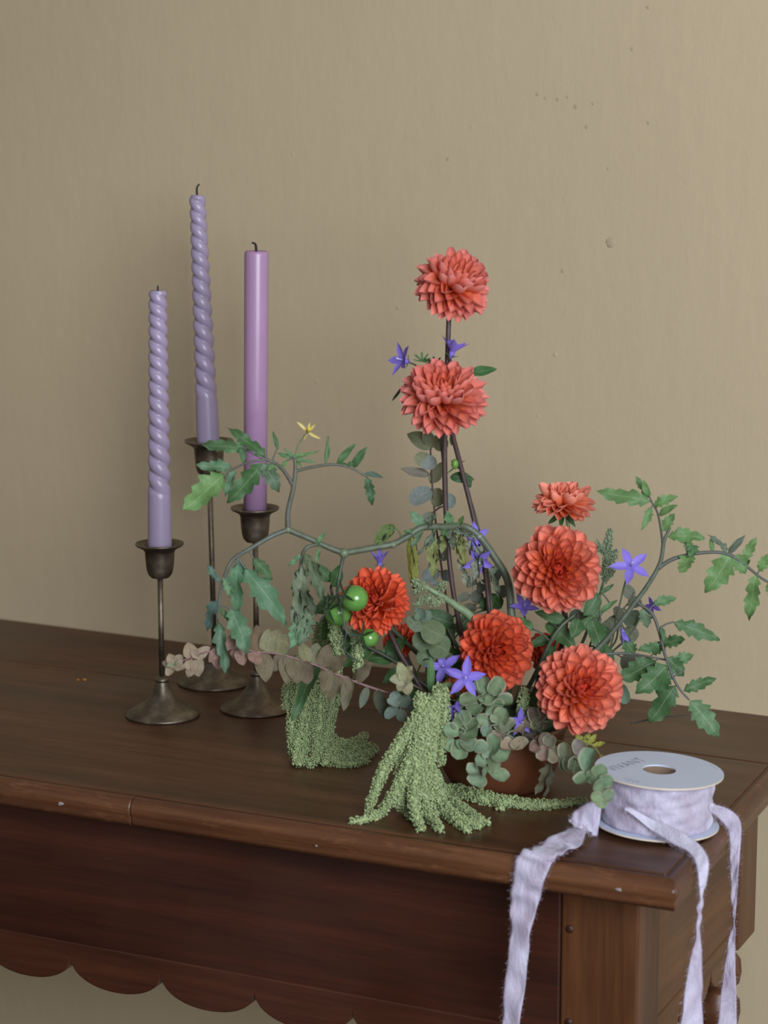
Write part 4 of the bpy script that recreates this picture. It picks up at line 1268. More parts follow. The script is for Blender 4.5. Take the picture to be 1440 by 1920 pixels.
# ------------------------------------------------------------------ eucalyptus and oregano sprigs
def sprig(name, label, stem_pts, leaves, stemcol, r=0.0010, cat='sprig', kind='round', mat='leafdull', group=None, root=True):
    b = Branch(name, label, cat, group)
    b.stem(([ROOT] if root else []) + stem_pts, [r, r * 0.8, r * 0.6], stemcol, 7)
    for a in leaves:
        bxp, byp, tx, ty, wd, col = a[:6]
        kd = a[6] if len(a) > 6 else kind
        mt = a[7] if len(a) > 7 else mat
        b.leaf(kd, bxp, byp, tx, ty, wd, col, mat, dt=a[8] if len(a) > 8 else rng.uniform(0.0, 0.008), db=a[9] if len(a) > 9 else rng.uniform(-0.002, 0.004), petcol=stemcol) if mt == mat else \
            b.leaf(kd, bxp, byp, tx, ty, wd, col, mt, dt=rng.uniform(0, 0.008), petcol=stemcol)
    return b
EG = (0.150, 0.165, 0.125); EB = (0.155, 0.180, 0.165); EO = (0.190, 0.195, 0.115); EP = (0.185, 0.165, 0.140)
RS = (0.085, 0.045, 0.040)
sprig('eucalyptus_sprig', 'tall eucalyptus sprig with grey green leaves beneath the spiky dahlia', [(860, 1250, -0.02), (835, 1110, -0.025), (822, 1020, -0.025), (812, 930, -0.025), (808, 860, -0.025), (806, 812, -0.025)],
      [(812, 838, 764, 814, 50, EO, 'ovate'), (810, 840, 800, 800, 40, EO, 'ovate'), (812, 836, 838, 826, 34, EO), (808, 852, 796, 880, 36, EB), (804, 868, 780, 856, 30, EO), (806, 890, 750, 880, 36, EP, 'ovate'), (806, 905, 830, 872, 38, EO, 'ovate'),
       (810, 918, 769, 940, 38, EB), (810, 946, 834, 922, 36, EO), (832, 950, 852, 930, 28, EB), (812, 960, 790, 990, 26, EG), (820, 1030, 834, 1000, 22, EB), (822, 1044, 838, 1036, 30, EB), (824, 1070, 790, 1084, 30, EB), (826, 1076, 850, 1082, 24, EB), (828, 1096, 806, 1096, 12, EB)], RS, 0.0011)
sprig('eucalyptus_sprig', 'round leaved eucalyptus sprig just below the thick pale stem', [(850, 1290, 0.02), (815, 1210, 0.04), (792, 1170, 0.05), (785, 1150, 0.055)],
      [(788, 1165, 768, 1172, 40, (0.115, 0.155, 0.100)), (792, 1172, 832, 1192, 52, (0.100, 0.140, 0.075)), (788, 1160, 792, 1140, 26, (0.13, 0.175, 0.13)), (790, 1164, 806, 1148, 20, (0.13, 0.175, 0.13)), (800, 1195, 776, 1210, 40, (0.100, 0.140, 0.075)),
       (806, 1205, 842, 1222, 50, (0.100, 0.140, 0.075)), (812, 1222, 786, 1240, 34, (0.100, 0.140, 0.075)), (790, 1160, 780, 1150, 18, (0.13, 0.18, 0.13)), (820, 1232, 846, 1250, 40, (0.100, 0.140, 0.075))], (0.10, 0.12, 0.08))
sprig('eucalyptus_sprig', 'small blue green eucalyptus tip hanging left of the amaranth', [(820, 1330, 0.03), (780, 1330, 0.05), (752, 1325, 0.06), (742, 1318, 0.062)],
      [(746, 1322, 738, 1296, 24, (0.135, 0.185, 0.155)), (750, 1326, 766, 1304, 24, (0.120, 0.165, 0.13)), (746, 1326, 722, 1344, 26, (0.135, 0.185, 0.155)), (750, 1330, 756, 1352, 22, (0.115, 0.155, 0.125)), (748, 1322, 728, 1312, 16, (0.145, 0.19, 0.165)), (762, 1328, 786, 1318, 22, (0.120, 0.165, 0.13))], (0.13, 0.15, 0.10), 0.0007)
sprig('oregano_sprig', 'cream coloured oregano rosette beside the blue green tip', [(820, 1310, 0.03), (785, 1290, 0.055), (758, 1274, 0.062)],
      [(758, 1276, 734, 1272, 26, (0.27, 0.25, 0.16), 'heart'), (758, 1276, 748, 1246, 26, (0.31, 0.29, 0.18), 'heart'), (758, 1276, 772, 1248, 28, (0.32, 0.30, 0.19), 'heart'), (758, 1276, 778, 1272, 26, (0.29, 0.27, 0.17), 'heart'), (758, 1276, 766, 1302, 28, (0.27, 0.24, 0.16), 'heart'), (758, 1276, 746, 1298, 24, (0.26, 0.23, 0.15), 'heart'),
       (757, 1274, 748, 1264, 15, (0.34, 0.33, 0.20), 'heart'), (757, 1274, 766, 1264, 15, (0.34, 0.33, 0.20), 'heart'), (757, 1274, 760, 1288, 15, (0.34, 0.32, 0.2), 'heart')], (0.16, 0.12, 0.09), 0.0008)
# pale oregano falling over the bowl rim
OG = (0.185, 0.265, 0.165); OM = (0.225, 0.305, 0.190); OP = (0.290, 0.220, 0.170); OX = (0.150, 0.215, 0.120)
def rosette_list(items):
    out = []
    for (cx, cy, lx, ly, wd, col) in items:
        out.append((cx - lx * 0.5, cy - ly * 0.5, cx + lx * 0.5, cy + ly * 0.5, wd, col))
    return out
sprig('oregano_sprig', 'pale green oregano sprig next to the hanging amaranth, over the bowl', [(900, 1360, 0.055), (876, 1368, 0.082), (862, 1390, 0.084), (856, 1412, 0.084)],
      rosette_list([(867, 1345, -4, -30, 32, OX), (845, 1371, -30, -4, 30, OG), (878, 1378, 34, 10, 42, OX), (860, 1408, -6, 36, 34, OM), (842, 1396, -22, 16, 28, OG), (878, 1398, 22, 22, 34, OG), (858, 1395, -12, -14, 20, OM), (866, 1398, 10, -10, 18, OM), (888, 1362, 26, -10, 26, OX), (856, 1356, -14, -18, 24, OX)]), (0.15, 0.17, 0.11), 0.0008, kind='cup', mat='bract')
sprig('oregano_sprig', 'pale green oregano rosette shading into pink, at the bowl rim', [(935, 1350, 0.055), (935, 1362, 0.080), (950, 1378, 0.082)],
      rosette_list([(922, 1334, -8, -30, 32, OM), (902, 1352, -28, -4, 28, OM), (943, 1342, 18, -26, 34, OM), (944, 1364, 22, 20, 46, (0.22, 0.255, 0.165)), (911, 1372, -12, 20, 22, (0.20, 0.285, 0.21)), (960, 1368, 24, 24, 40, OP), (974, 1372, 22, 6, 26, OP), (956, 1400, -26, 22, 36, OP), (972, 1396, 16, 22, 34, OP), (922, 1354, -14, 8, 26, (0.185, 0.24, 0.18)), (930, 1348, 4, -16, 22, OM), (936, 1380, -10, 18, 34, OP), (908, 1362, -18, 14, 24, OM)]), (0.15, 0.15, 0.11), 0.0008, kind='cup', mat='bract')
sprig('oregano_sprig', 'longest pale green oregano sprig hanging down the bowl front', [(930, 1372, 0.062), (926, 1396, 0.084), (914, 1425, 0.086), (905, 1452, 0.086)],
      rosette_list([(902, 1402, -26, -4, 30, OG), (930, 1398, 24, -20, 40, OG), (938, 1418, 26, 14, 40, OM), (900, 1428, -22, -8, 32, OM), (926, 1430, 22, -4, 34, OM), (886, 1446, -24, 2, 28, OM), (895, 1462, -14, 24, 38, OM), (932, 1456, 22, 30, 34, OM), (908, 1444, -8, -14, 22, (0.21, 0.28, 0.19)), (914, 1412, -8, -14, 24, OG), (892, 1436, -8, -8, 14, (0.26, 0.34, 0.28)), (918, 1408, 16, -16, 26, OG)]), (0.15, 0.17, 0.11), 0.0008, kind='cup', mat='bract')
sprig('eucalyptus_sprig', 'matte green rounded sprig directly under the deep orange dahlia', [(920, 1350, 0.04), (912, 1320, 0.065), (900, 1295, 0.07)],
      rosette_list([(878, 1312, -30, 6, 26, OX), (912, 1308, 14, -22, 34, OX), (944, 1316, 34, 8, 30, OX), (930, 1286, 20, -30, 32, OX), (908, 1282, -6, -34, 26, (0.13, 0.185, 0.11)), (895, 1292, -22, -10, 28, OG), (890, 1330, -20, 16, 40, OX), (934, 1304, 22, -14, 22, OX), (928, 1326, 16, 16, 40, OX), (862, 1318, -14, -14, 24, OX)]), (0.13, 0.15, 0.09), 0.0009, kind='cup', mat='bract')
sprig('oregano_sprig', 'rosy plump oregano sprig trailing from the bowl to the ribbon spool', [(975, 1380, 0.05), (1000, 1384, 0.075), (1030, 1400, 0.078), (1070, 1418, 0.086), (1100, 1440, DB - DS + 0.030), (1122, 1470, DB - DS + 0.046), (1128, 1494, DB - DS + 0.058)],
      rosette_list([(1000, 1402, -18, 16, 24, (0.27, 0.165, 0.145)), (1016, 1384, -6, -24, 28, (0.17, 0.125, 0.105)), (1032, 1388, 8, -24, 26, (0.20, 0.19, 0.13)), (1020, 1412, -4, 30, 26, (0.25, 0.165, 0.14)), (1038, 1414, 20, 24, 32, (0.24, 0.20, 0.14)), (1058, 1408, -2, -30, 26, (0.18, 0.20, 0.125)), (1090, 1404, 16, -26, 34, (0.23, 0.21, 0.205)),
                    (1056, 1428, -8, 34, 20, (0.15, 0.19, 0.11)), (1068, 1432, 2, 32, 22, (0.16, 0.20, 0.12)), (1080, 1432, -4, 30, 26, (0.17, 0.215, 0.13)), (1108, 1426, 20, -44, 34, (0.175, 0.27, 0.19)), (1094, 1462, -18, 26, 30, (0.145, 0.20, 0.12)), (1112, 1456, 24, -6, 28, OX), (1124, 1446, 22, -18, 30, OX), (1122, 1476, -26, 10, 30, OG), (1117, 1496, -24, 6, 26, OM), (1140, 1494, 20, 8, 28, OM), (1136, 1464, 24, -6, 26, OG), (1128, 1504, 4, 20, 24, OM), (1134, 1478, 18, 10, 26, OG), (1086, 1446, -10, 20, 26, OX)]), (0.16, 0.11, 0.09), 0.0009, kind='cup', mat='bract')
sprig('oregano_sprig', 'plum coloured oregano leaves in shade under the leaning dahlia', [(985, 1370, 0.04), (1000, 1362, 0.06), (1018, 1352, 0.062)],
      rosette_list([(992, 1380, -26, 10, 26, (0.075, 0.050, 0.050)), (1010, 1358, 10, -24, 30, (0.115, 0.130, 0.070)), (990, 1356, -22, -10, 24, (0.16, 0.115, 0.08)), (1014, 1340, 16, -22, 26, (0.14, 0.09, 0.07)), (1020, 1366, 22, 4, 24, (0.12, 0.12, 0.07)), (1000, 1340, -6, -24, 24, (0.13, 0.09, 0.07))]), (0.09, 0.06, 0.05), 0.0009, kind='cup', mat='bract')
yl = Branch('leafy_shoot', 'tiny shoot with yellow green leaves beside the ribbon spool', 'sprig')
yl.stem([ROOT, (1050, 1390, 0.05), (1090, 1395, 0.065), (1112, 1398, 0.066), (1130, 1425, 0.066)], [0.0009, 0.0006], (0.14, 0.13, 0.04), 6)
for a in ((1092, 1394, 1082, 1378, 22), (1094, 1394, 1104, 1376, 20), (1104, 1396, 1118, 1377, 18), (1110, 1398, 1136, 1394, 16), (1126, 1415, 1134, 1432, 15), (1100, 1396, 1090, 1406, 14)):
    yl.leaf('ovate', *a, (0.33, 0.33, 0.055), 'spot', roll=0, dt=0.003)
wl = Branch('dried_leaf', 'grey withered leaf dangling over the bowl edge beneath rosy oregano', 'leaf')
wl.stem([ROOT, (1030, 1400, 0.06), (1036, 1425, 0.073)], [0.0008, 0.0006], (0.12, 0.10, 0.07), 6)
wl.leaf('tomato', 1036, 1424, 1010, 1492, 34, (0.17, 0.155, 0.11), 'dry', roll=35, dt=0.0, variant=3)
wl.leaf('tomato', 1034, 1430, 1026, 1496, 22, (0.12, 0.11, 0.08), 'dry', roll=-40, dt=0.0, variant=1)

# dried oregano reaching to the candlesticks
BR_ = (0.165, 0.130, 0.085); PB = (0.340, 0.265, 0.195); PKD = (0.275, 0.170, 0.145); OLV = (0.205, 0.200, 0.120)
ds = Branch('dried_oregano_sprig', 'dried pinkish oregano sprig pointing past the candlestick stems', 'sprig')
ds.stem([ROOT, (800, 1320, 0.03), (702, 1291, 0.045), (640, 1268, 0.05), (589, 1246, 0.055), (527, 1227, 0.06), (480, 1222, 0.062), (441, 1215, 0.064), (390, 1222, 0.066), (350, 1236, 0.068), (326, 1246, 0.068)], [0.0012, 0.0010, 0.0008, 0.0006], (0.20, 0.105, 0.105), 7, per=5)
for a in ((326, 1246, 304, 1240, 22, PB), (326, 1246, 318, 1224, 24, PB), (326, 1246, 344, 1228, 24, PB), (328, 1248, 346, 1258, 24, PB), (324, 1248, 312, 1266, 22, PB), (326, 1247, 316, 1247, 12, (0.26, 0.29, 0.19)), (326, 1247, 330, 1238, 12, (0.27, 0.29, 0.19)),
          (360, 1234, 354, 1204, 32, PB), (366, 1232, 394, 1214, 24, PB), (362, 1238, 350, 1270, 26, PB), (368, 1236, 376, 1270, 30, PB), (372, 1232, 360, 1216, 24, PB), (352, 1238, 362, 1260, 22, PB),
          (404, 1220, 412, 1256, 30, PKD), (410, 1218, 392, 1240, 22, PKD), (428, 1216, 436, 1190, 24, PKD), (432, 1218, 414, 1194, 22, PKD), (448, 1218, 460, 1246, 30, PKD), (444, 1218, 440, 1240, 26, PKD),
          (474, 1222, 480, 1250, 32, (0.27, 0.17, 0.145)), (484, 1224, 486, 1172, 30, (0.15, 0.105, 0.065)), (490, 1224, 500, 1276, 40, BR_), (498, 1222, 505, 1180, 34, OLV), (514, 1226, 526, 1182, 56, OLV), (522, 1228, 542, 1190, 36, OLV), (526, 1228, 514, 1260, 24, BR_),
          (536, 1230, 540, 1284, 36, BR_), (552, 1236, 556, 1284, 40, BR_), (566, 1240, 578, 1282, 42, BR_), (576, 1242, 566, 1198, 30, OLV), (590, 1246, 596, 1204, 34, OLV), (604, 1250, 618, 1210, 34, BR_), (612, 1254, 606, 1300, 32, BR_),
          (630, 1262, 620, 1318, 36, BR_), (640, 1266, 650, 1320, 34, BR_), (656, 1272, 642, 1332, 26, (0.15, 0.13, 0.09)), (668, 1278, 694, 1240, 28, BR_), (690, 1288, 674, 1326, 26, (0.13, 0.155, 0.12)), (620, 1256, 650, 1230, 34, BR_),
          (706, 1292, 726, 1350, 38, (0.06, 0.07, 0.04))):
    ds.leaf('heart' if a[0] < 690 else 'ovate', *a[:6], 'dry', dt=rng.uniform(-0.004, 0.008), petcol=(0.18, 0.10, 0.10))
# grey filler in the gaps
gf = sprig('eucalyptus_sprig', 'greyish filler sprig in the gap between arching vine and dahlias', [(930, 1240, -0.03), (920, 1160, -0.03), (900, 1110, -0.03), (890, 1080, -0.03)],
      rosette_list([(880, 1090, -20, -14, 24, EG), (905, 1100, 22, -16, 28, EB), (895, 1120, -24, 10, 28, EG), (925, 1135, 24, -6, 30, EG), (930, 1080, 16, -20, 24, EB), (870, 1120, -24, 6, 22, EG), (945, 1110, 16, -16, 26, EB), (915, 1160, 24, 6, 30, EG), (880, 1140, -22, 10, 30, EG)]), (0.10, 0.10, 0.07))
gf = sprig('eucalyptus_sprig', 'greyish filler sprig behind the large open bellflower', [(1080, 1250, -0.02), (1120, 1180, -0.02), (1170, 1140, -0.02), (1190, 1110, -0.02)],
      rosette_list([(1180, 1110, -18, -20, 26, EG), (1190, 1130, 24, -10, 30, EG), (1160, 1150, -22, -14, 26, EG), (1185, 1160, 20, 18, 38, (0.13, 0.17, 0.11)), (1150, 1170, 18, 22, 36, EG), (1180, 1190, 22, 24, 40, EG), (1120, 1180, -22, -10, 28, EG), (1095, 1160, 8, -22, 26, (0.14, 0.17, 0.12)), (1080, 1155, -16, -14, 26, EG), (1180, 1240, 30, 16, 40, EG), (1170, 1300, 14, 36, 28, (0.17, 0.25, 0.18)), (1130, 1200, 20, 20, 34, EG)]), (0.10, 0.10, 0.07))

# ------------------------------------------------------------------ amaranth
OV_ = np.array([(1, 0, 0), (-1, 0, 0), (0, 1, 0), (0, -1, 0), (0, 0, 1), (0, 0, -1)], dtype=float)
OF_ = np.array([(0, 2, 4), (2, 1, 4), (1, 3, 4), (3, 0, 4), (2, 0, 5), (1, 2, 5), (3, 1, 5), (0, 3, 5)])
nr = np.random.default_rng(5)
def tassel_geo(path, radii, bead=0.00125):
    """small round florets packed over a core that follows path"""
    path = smooth_path([np.array(p) for p in path], 8)
    fr = frames(path)
    P_ = np.array([list(x[0]) for x in fr]); Tn = np.array([list(x[1]) for x in fr]); Nn = np.array([list(x[2]) for x in fr]); Bn = np.array([list(x[3]) for x in fr])
    seg = np.linalg.norm(np.diff(P_, axis=0), axis=1); S = np.concatenate([[0], np.cumsum(seg)])
    Lt = S[-1]
    def at(s):
        return np.stack([np.interp(s, S, P_[:, i]) for i in range(3)], 1), np.stack([np.interp(s, S, Nn[:, i]) for i in range(3)], 1), np.stack([np.interp(s, S, Bn[:, i]) for i in range(3)], 1)
    rr = np.asarray(radii, dtype=float)
    rad = lambda s: np.interp(s / Lt, np.linspace(0, 1, len(rr)), rr)
    # knots of florets, as many as the area of the core holds; each knot is a handful of tiny florets
    ss = np.linspace(0, Lt, 400)
    area_ = float(np.sum(2 * np.pi * rad(ss)) * (ss[1] - ss[0]))
    n = int(area_ / (bead * bead * 5.0))
    cdf = np.cumsum(rad(ss)); cdf /= cdf[-1]
    s = np.interp((np.arange(n) + 0.5) / n, cdf, ss)
    ph = np.arange(n) * 2.399963 + nr.uniform(-0.35, 0.35, n)
    lump = 1 + nr.uniform(-0.16, 0.20, n)
    c, n_, b_ = at(s)
    r = rad(s) * lump
    out = n_ * np.cos(ph)[:, None] + b_ * np.sin(ph)[:, None]
    pos = c + out * r[:, None]
    m = 7
    off = nr.normal(size=(n, m, 3)); off /= np.linalg.norm(off, axis=2, keepdims=True)
    off += out[:, None, :] * 0.55
    fp = (pos[:, None, :] + off * (bead * 1.05)).reshape(-1, 3)
    sz = bead * nr.uniform(0.50, 0.85, n * m)
    V = (fp[:, None, :] + OV_[None] * sz[:, None, None]).reshape(-1, 3)
    Fc = (OF_[None] + (np.arange(n * m) * 6)[:, None, None]).reshape(-1, 3)
    core_v, core_f = tube_geo([Vector(p) for p in path], [float(x) * 0.8 for x in rr], 8)
    return V, Fc, core_v, core_f
def np_mesh(name, V, Fc, mat):
    me = bpy.data.meshes.new(name)
    me.vertices.add(len(V)); me.vertices.foreach_set('co', np.ascontiguousarray(V, dtype=np.float32).ravel())
    me.loops.add(Fc.size); me.loops.foreach_set('vertex_index', np.ascontiguousarray(Fc, dtype=np.int32).ravel())
    me.polygons.add(len(Fc)); me.polygons.foreach_set('loop_start', np.arange(0, Fc.size, 3, dtype=np.int32))
    me.polygons.foreach_set('use_smooth', np.ones(len(Fc), dtype=bool))
    me.update(calc_edges=True)
    me.materials.append(mat)
    return me
def tassel(t, pts, rpx, col, bead=0.00130, name='tassel'):
    p3 = [p if isinstance(p, Vector) else Q(*p) for p in pts]
    k = depth(p3[0]) / F
    V, Fc, cv, cf = tassel_geo(p3, [max(0.4, x * 0.76) * k for x in rpx], bead)
    core = np.array([list(x) for x in cv])
    tri = []
    for q in cf:
        for i in range(1, len(q) - 1):
            tri.append((q[0], q[i], q[i + 1]))
    Fall = np.concatenate([Fc, np.array(tri) + len(V)])
    j = rng.uniform(0.88, 1.10)
    put(name, np_mesh(name, np.concatenate([V, core]), Fall, M['amaranth']), t, None, tuple(x * j for x in col))
AC = (0.315, 0.385, 0.205)
def tab(px, py, rp=9):                                      # lying on the table with its own thickness
    p = T(px, py + rp * 0.8); k = depth(p) / F
    return T(px, py + rp * 0.4, ZT + rp * k * 0.9)
dL = (B0 - T(610, 1425)).dot(FWH)                               # distance of the place where the rear tassels touch the table
am1 = thing('amaranth', ROOT, 'green hanging amaranth pooling on the table near the candlesticks', 'flower')
tube('stem', [Vector(q) for q in smooth_path([ROOT, Q(800, 1240, 0.0), Q(700, 1150, 0.0), Q(630, 1130, dL * 0.5), Q(605, 1170, dL)], 6)], [0.0026, 0.0018, 0.0012], M['stem'], am1, 8, (0.07, 0.10, 0.05))
for (pts, r) in (
    ([(600, 1170, dL), (590, 1260, dL), (578, 1340, dL), (572, 1395, dL), tab(562, 1432, 7)], (7, 11, 12, 11, 6)),
    ([(606, 1170, dL), (606, 1260, dL), (600, 1340, dL), (597, 1400, dL), tab(612, 1428)], (8, 12, 13, 12, 9)),
    ([(610, 1160, dL), (622, 1240, dL), (622, 1320, dL), (612, 1390, dL), tab(628, 1424), tab(662, 1428, 8), tab(690, 1424, 5)], (8, 12, 12, 11, 10, 8, 5)),
    ([(590, 1250, dL + .006), (575, 1320, dL + .006), (558, 1390, dL + .004), tab(556, 1432, 6)], (6, 9, 9, 5)),
    ([(575, 1250, dL), (556, 1300, dL), (547, 1350, dL), (548, 1390, dL), tab(552, 1420, 6)], (5, 8, 9, 8, 6)),
    ([(560, 1230, dL), (544, 1270, dL), (537, 1305, dL), (536, 1330, dL)], (4, 7, 8, 5)),
    ([(620, 1230, dL - .006), (630, 1290, dL - .006), (624, 1330, dL - .006), (614, 1370, dL - .006)], (8, 10, 9, 8)),
    ([(610, 1360, dL - .004), tab(634, 1400, 12), tab(664, 1398, 12), tab(690, 1396, 9), tab(706, 1408, 5)], (8, 11, 12, 10, 5)),
    ([(600, 1380, dL), tab(640, 1414, 10), tab(672, 1412, 10), tab(698, 1410, 8)], (9, 11, 11, 8)),
    ([(606, 1390, dL), tab(650, 1392, 9), tab(676, 1384, 8), tab(684, 1376, 6)], (8, 9, 9, 5)),
    ([(598, 1380, dL), tab(590, 1420, 10), tab(580, 1430, 9)], (9, 10, 7)),
    ([(620, 1150, 0.02), (628, 1185, 0.02), (634, 1230, 0.02), (630, 1275, 0.02)], (6, 11, 10, 7)),
    ([(660, 1180, 0.03), (668, 1210, 0.035), (672, 1240, 0.035), (670, 1272, 0.035)], (4, 7, 8, 5))):
    tassel(am1, pts, r, AC)
am2 = thing('amaranth', ROOT, 'long green amaranth tassels spilling in front of the bowl', 'flower')
dM = 0.088
for (pts, r) in (
    ([(796, 1312, dM), (772, 1360, dM), (738, 1410, dM + .004), (712, 1460, dM + .006), (698, 1496, dM + .008), tab(688, 1522, 7)], (8, 11, 11, 10, 8, 5)),
    ([(800, 1320, dM), (786, 1380, dM + .004), (764, 1440, dM + .008), (742, 1485, dM + .010), tab(712, 1522, 8), tab(682, 1534, 7), tab(656, 1539, 5)], (9, 12, 12, 11, 9, 7, 4)),
    ([(806, 1316, dM), (792, 1380, dM + .004), (782, 1440, dM + .01), (776, 1496, dM + .016), tab(784, 1540, 8), tab(790, 1553, 6)], (10, 13, 14, 12, 9, 5)),
    ([(812, 1312, dM), (804, 1380, dM + .002), (796, 1440, dM + .008), (796, 1490, dM + .014), tab(810, 1528), tab(826, 1556, 6)], (10, 13, 13, 12, 10, 5)),
    ([(812, 1330, dM), (806, 1400, dM), (806, 1460, dM + .004), tab(830, 1506, 11), tab(856, 1534, 10), tab(878, 1556, 6)], (10, 12, 12, 12, 10, 5)),
    ([(804, 1400, dM), (806, 1460, dM), tab(828, 1492, 12), tab(866, 1512, 12), tab(896, 1530, 9), tab(920, 1541, 5)], (9, 12, 13, 13, 9, 4)),
    ([(808, 1440, dM), tab(826, 1478, 10), tab(872, 1484, 10), tab(906, 1494, 10), tab(960, 1502, 9), tab(1020, 1507, 8), tab(1064, 1504, 6), tab(1102, 1500, 4)], (8, 13, 13, 13, 12, 11, 8, 4)),
    ([tab(806, 1486, 10), tab(850, 1478, 9), tab(900, 1486, 9), tab(932, 1500, 9), tab(940, 1514, 6)], (10, 11, 10, 10, 6)),
    ([tab(812, 1500, 10), tab(846, 1524, 10), tab(880, 1538, 9), tab(902, 1548, 6)], (9, 11, 10, 6)),
    ([(826, 1300, dM - .004), (818, 1350, dM - .002), (808, 1400, dM), (800, 1450, dM + .004)], (7, 10, 11, 10)),
    ([(835, 1290, dM - .006), (834, 1340, dM - .004), (829, 1390, dM), (826, 1436, dM)], (5, 8, 9, 5)),
    ([(790, 1340, dM - .006), (766, 1400, dM - .004), (752, 1450, dM), (748, 1490, dM + .006), tab(752, 1512, 9)], (8, 11, 11, 10, 8)),
    ([(790, 1300, dM), (786, 1312, dM + .004), (794, 1324, dM + .006)], (8, 11, 10)),
    ([(826, 1284, dM - .01), (812, 1310, dM - .004), (800, 1345, dM + .002)], (6, 10, 11)),
    ([(776, 1440, dM), (770, 1480, dM + .008), tab(766, 1512, 10), tab(772, 1530, 7)], (9, 11, 10, 7)),
    ([(985, 1290, 0.045), (980, 1320, 0.05), (976, 1350, 0.05), (975, 1372, 0.05)], (5, 9, 8, 4))):
    tassel(am2, pts, r, AC)
tube('stem', [Vector(q) for q in smooth_path([ROOT, Q(880, 1330, 0.04), Q(845, 1285, 0.07), Q(815, 1300, dM - 0.004), Q(806, 1330, dM)], 6)], [0.0030, 0.0026, 0.0016], M['stem'], am2, 8, (0.10, 0.14, 0.06))
am3 = thing('amaranth', ROOT, 'thick pale amaranth stem arching over round eucalyptus with short florets', 'flower')
tube('stem', [Vector(q) for q in smooth_path([ROOT, Q(935, 1230, 0.02), Q(888, 1162, 0.03), Q(850, 1132, 0.035), Q(815, 1110, 0.04), Q(786, 1094, 0.04)], 6)], [0.0036, 0.0036, 0.0034, 0.0024, 0.0014], M['stem'], am3, 10, (0.155, 0.215, 0.120))
for (pts, r) in (
    ([(800, 1104, 0.04), (784, 1095, 0.042), (772, 1088, 0.042)], (4, 8, 5)), ([(820, 1112, 0.038), (828, 1100, 0.04), (832, 1090, 0.042)], (3, 6, 4)), ([(812, 1116, 0.04), (800, 1124, 0.042), (786, 1128, 0.044), (778, 1138, 0.044)], (3, 7, 7, 4)),
    ([(832, 1120, 0.04), (822, 1128, 0.042), (806, 1132, 0.042)], (3, 6, 4)), ([(790, 1100, 0.04), (780, 1108, 0.042), (776, 1116, 0.04)], (3, 5, 3))):
    tassel(am3, pts, r, (0.21, 0.265, 0.16), 0.0011)
am4 = thing('amaranth', ROOT, 'feathery pale green flower spike behind the large open dahlia', 'flower')
tube('stem', [Vector(q) for q in smooth_path([ROOT, Q(1060, 1260, -0.03), Q(1120, 1130, -0.03), Q(1140, 1040, -0.03), Q(1142, 1000, -0.03)], 6)], [0.0018, 0.0012, 0.0006], M['stem'], am4, 8, (0.10, 0.14, 0.08))
for (pts, r) in (
    ([(1136, 1050, -.03), (1140, 1020, -.03), (1144, 992, -.03)], (5, 7, 3)), ([(1136, 1040, -.03), (1126, 1026, -.03), (1116, 1016, -.03)], (3, 6, 3)), ([(1138, 1060, -.03), (1150, 1046, -.03), (1154, 1030, -.03)], (3, 6, 3)),
    ([(1132, 1090, -.03), (1144, 1074, -.03), (1152, 1064, -.03)], (3, 6, 3)), ([(1130, 1080, -.03), (1138, 1060, -.03), (1140, 1040, -.03)], (4, 7, 4))):
    tassel(am4, pts, r, (0.22, 0.28, 0.19), 0.0011)

# ------------------------------------------------------------------ ribbon spool
RS_ = 120 * ks
sp = thing('ribbon_spool', SP, 'round white card spool wound with crushed lilac velvet ribbon', 'ribbon spool')
axs = (Vector((0, 0, 1)) + RT * 0.045).normalized()
lift = RS_ * 0.045 + 0.0006
qs = axs.to_track_quat('Z', 'Y').to_matrix().to_4x4()
SB = SP + Vector((0, 0, lift))
ms = Matrix.Translation(SB) @ qs
HS = 98 * ks / math.cos(math.radians(17))
hole = 0.26 * RS_
def disc(z0, th, R, name):
    v, f = lathe([(hole, z0), (R, z0), (R, z0 + th), (hole, z0 + th), (hole, z0)], 72)
    me = mesh(name, v, f, M['card'], False)
    me.materials.append(M['cardedge'])
    for p in me.polygons:
        if abs(p.normal.z) < 0.3 and math.hypot(p.center.x, p.center.y) > R * 0.5: p.material_index = 1
    return put(name, me, sp, ms)
disc(0.0, 0.0012, RS_ * 0.985, 'bottom_flange')
topd = disc(HS - 0.0012, 0.0012, RS_, 'top_flange')
v, f = lathe([(hole + 0.001, 0.0012), (hole + 0.001, HS - 0.0012), (hole, HS - 0.0012), (hole, 0.0012), (hole + 0.001, 0.0012)], 48)
put('core_tube', mesh('core_tube', v, f, M['core']), sp, ms)
# wound ribbon: wraps of slightly different width make the wavy roll
vs_, fs = [], []
na, nz_ = 120, 26
Rr = 104 * ks
for i in range(nz_ + 1):
    z = 0.0014 + (HS - 0.0030) * i / nz_
    for j in range(na):
        a = 2 * math.pi * j / na
        r = Rr * (1 + 0.016 * math.sin(3 * a + z * 180) * math.sin(z * 90) + 0.010 * math.sin(11 * a + z * 420) + 0.008 * math.sin(7 * a - z * 600))
        seamz = HS * (0.56 + 0.04 * math.sin(a * 2))
        r *= 1 - 0.018 * math.exp(-((z - seamz) / 0.0013) ** 2)
        if i in (0, nz_): r *= 0.96
        vs_.append((r * math.cos(a), r * math.sin(a), z))
for i in range(nz_):
    for j in range(na):
        q = (j + 1) % na
        fs.append((i * na + j, i * na + q, (i + 1) * na + q, (i + 1) * na + j))
put('ribbon_roll', mesh('ribbon_roll', vs_, fs, M['velvet']), sp, ms)
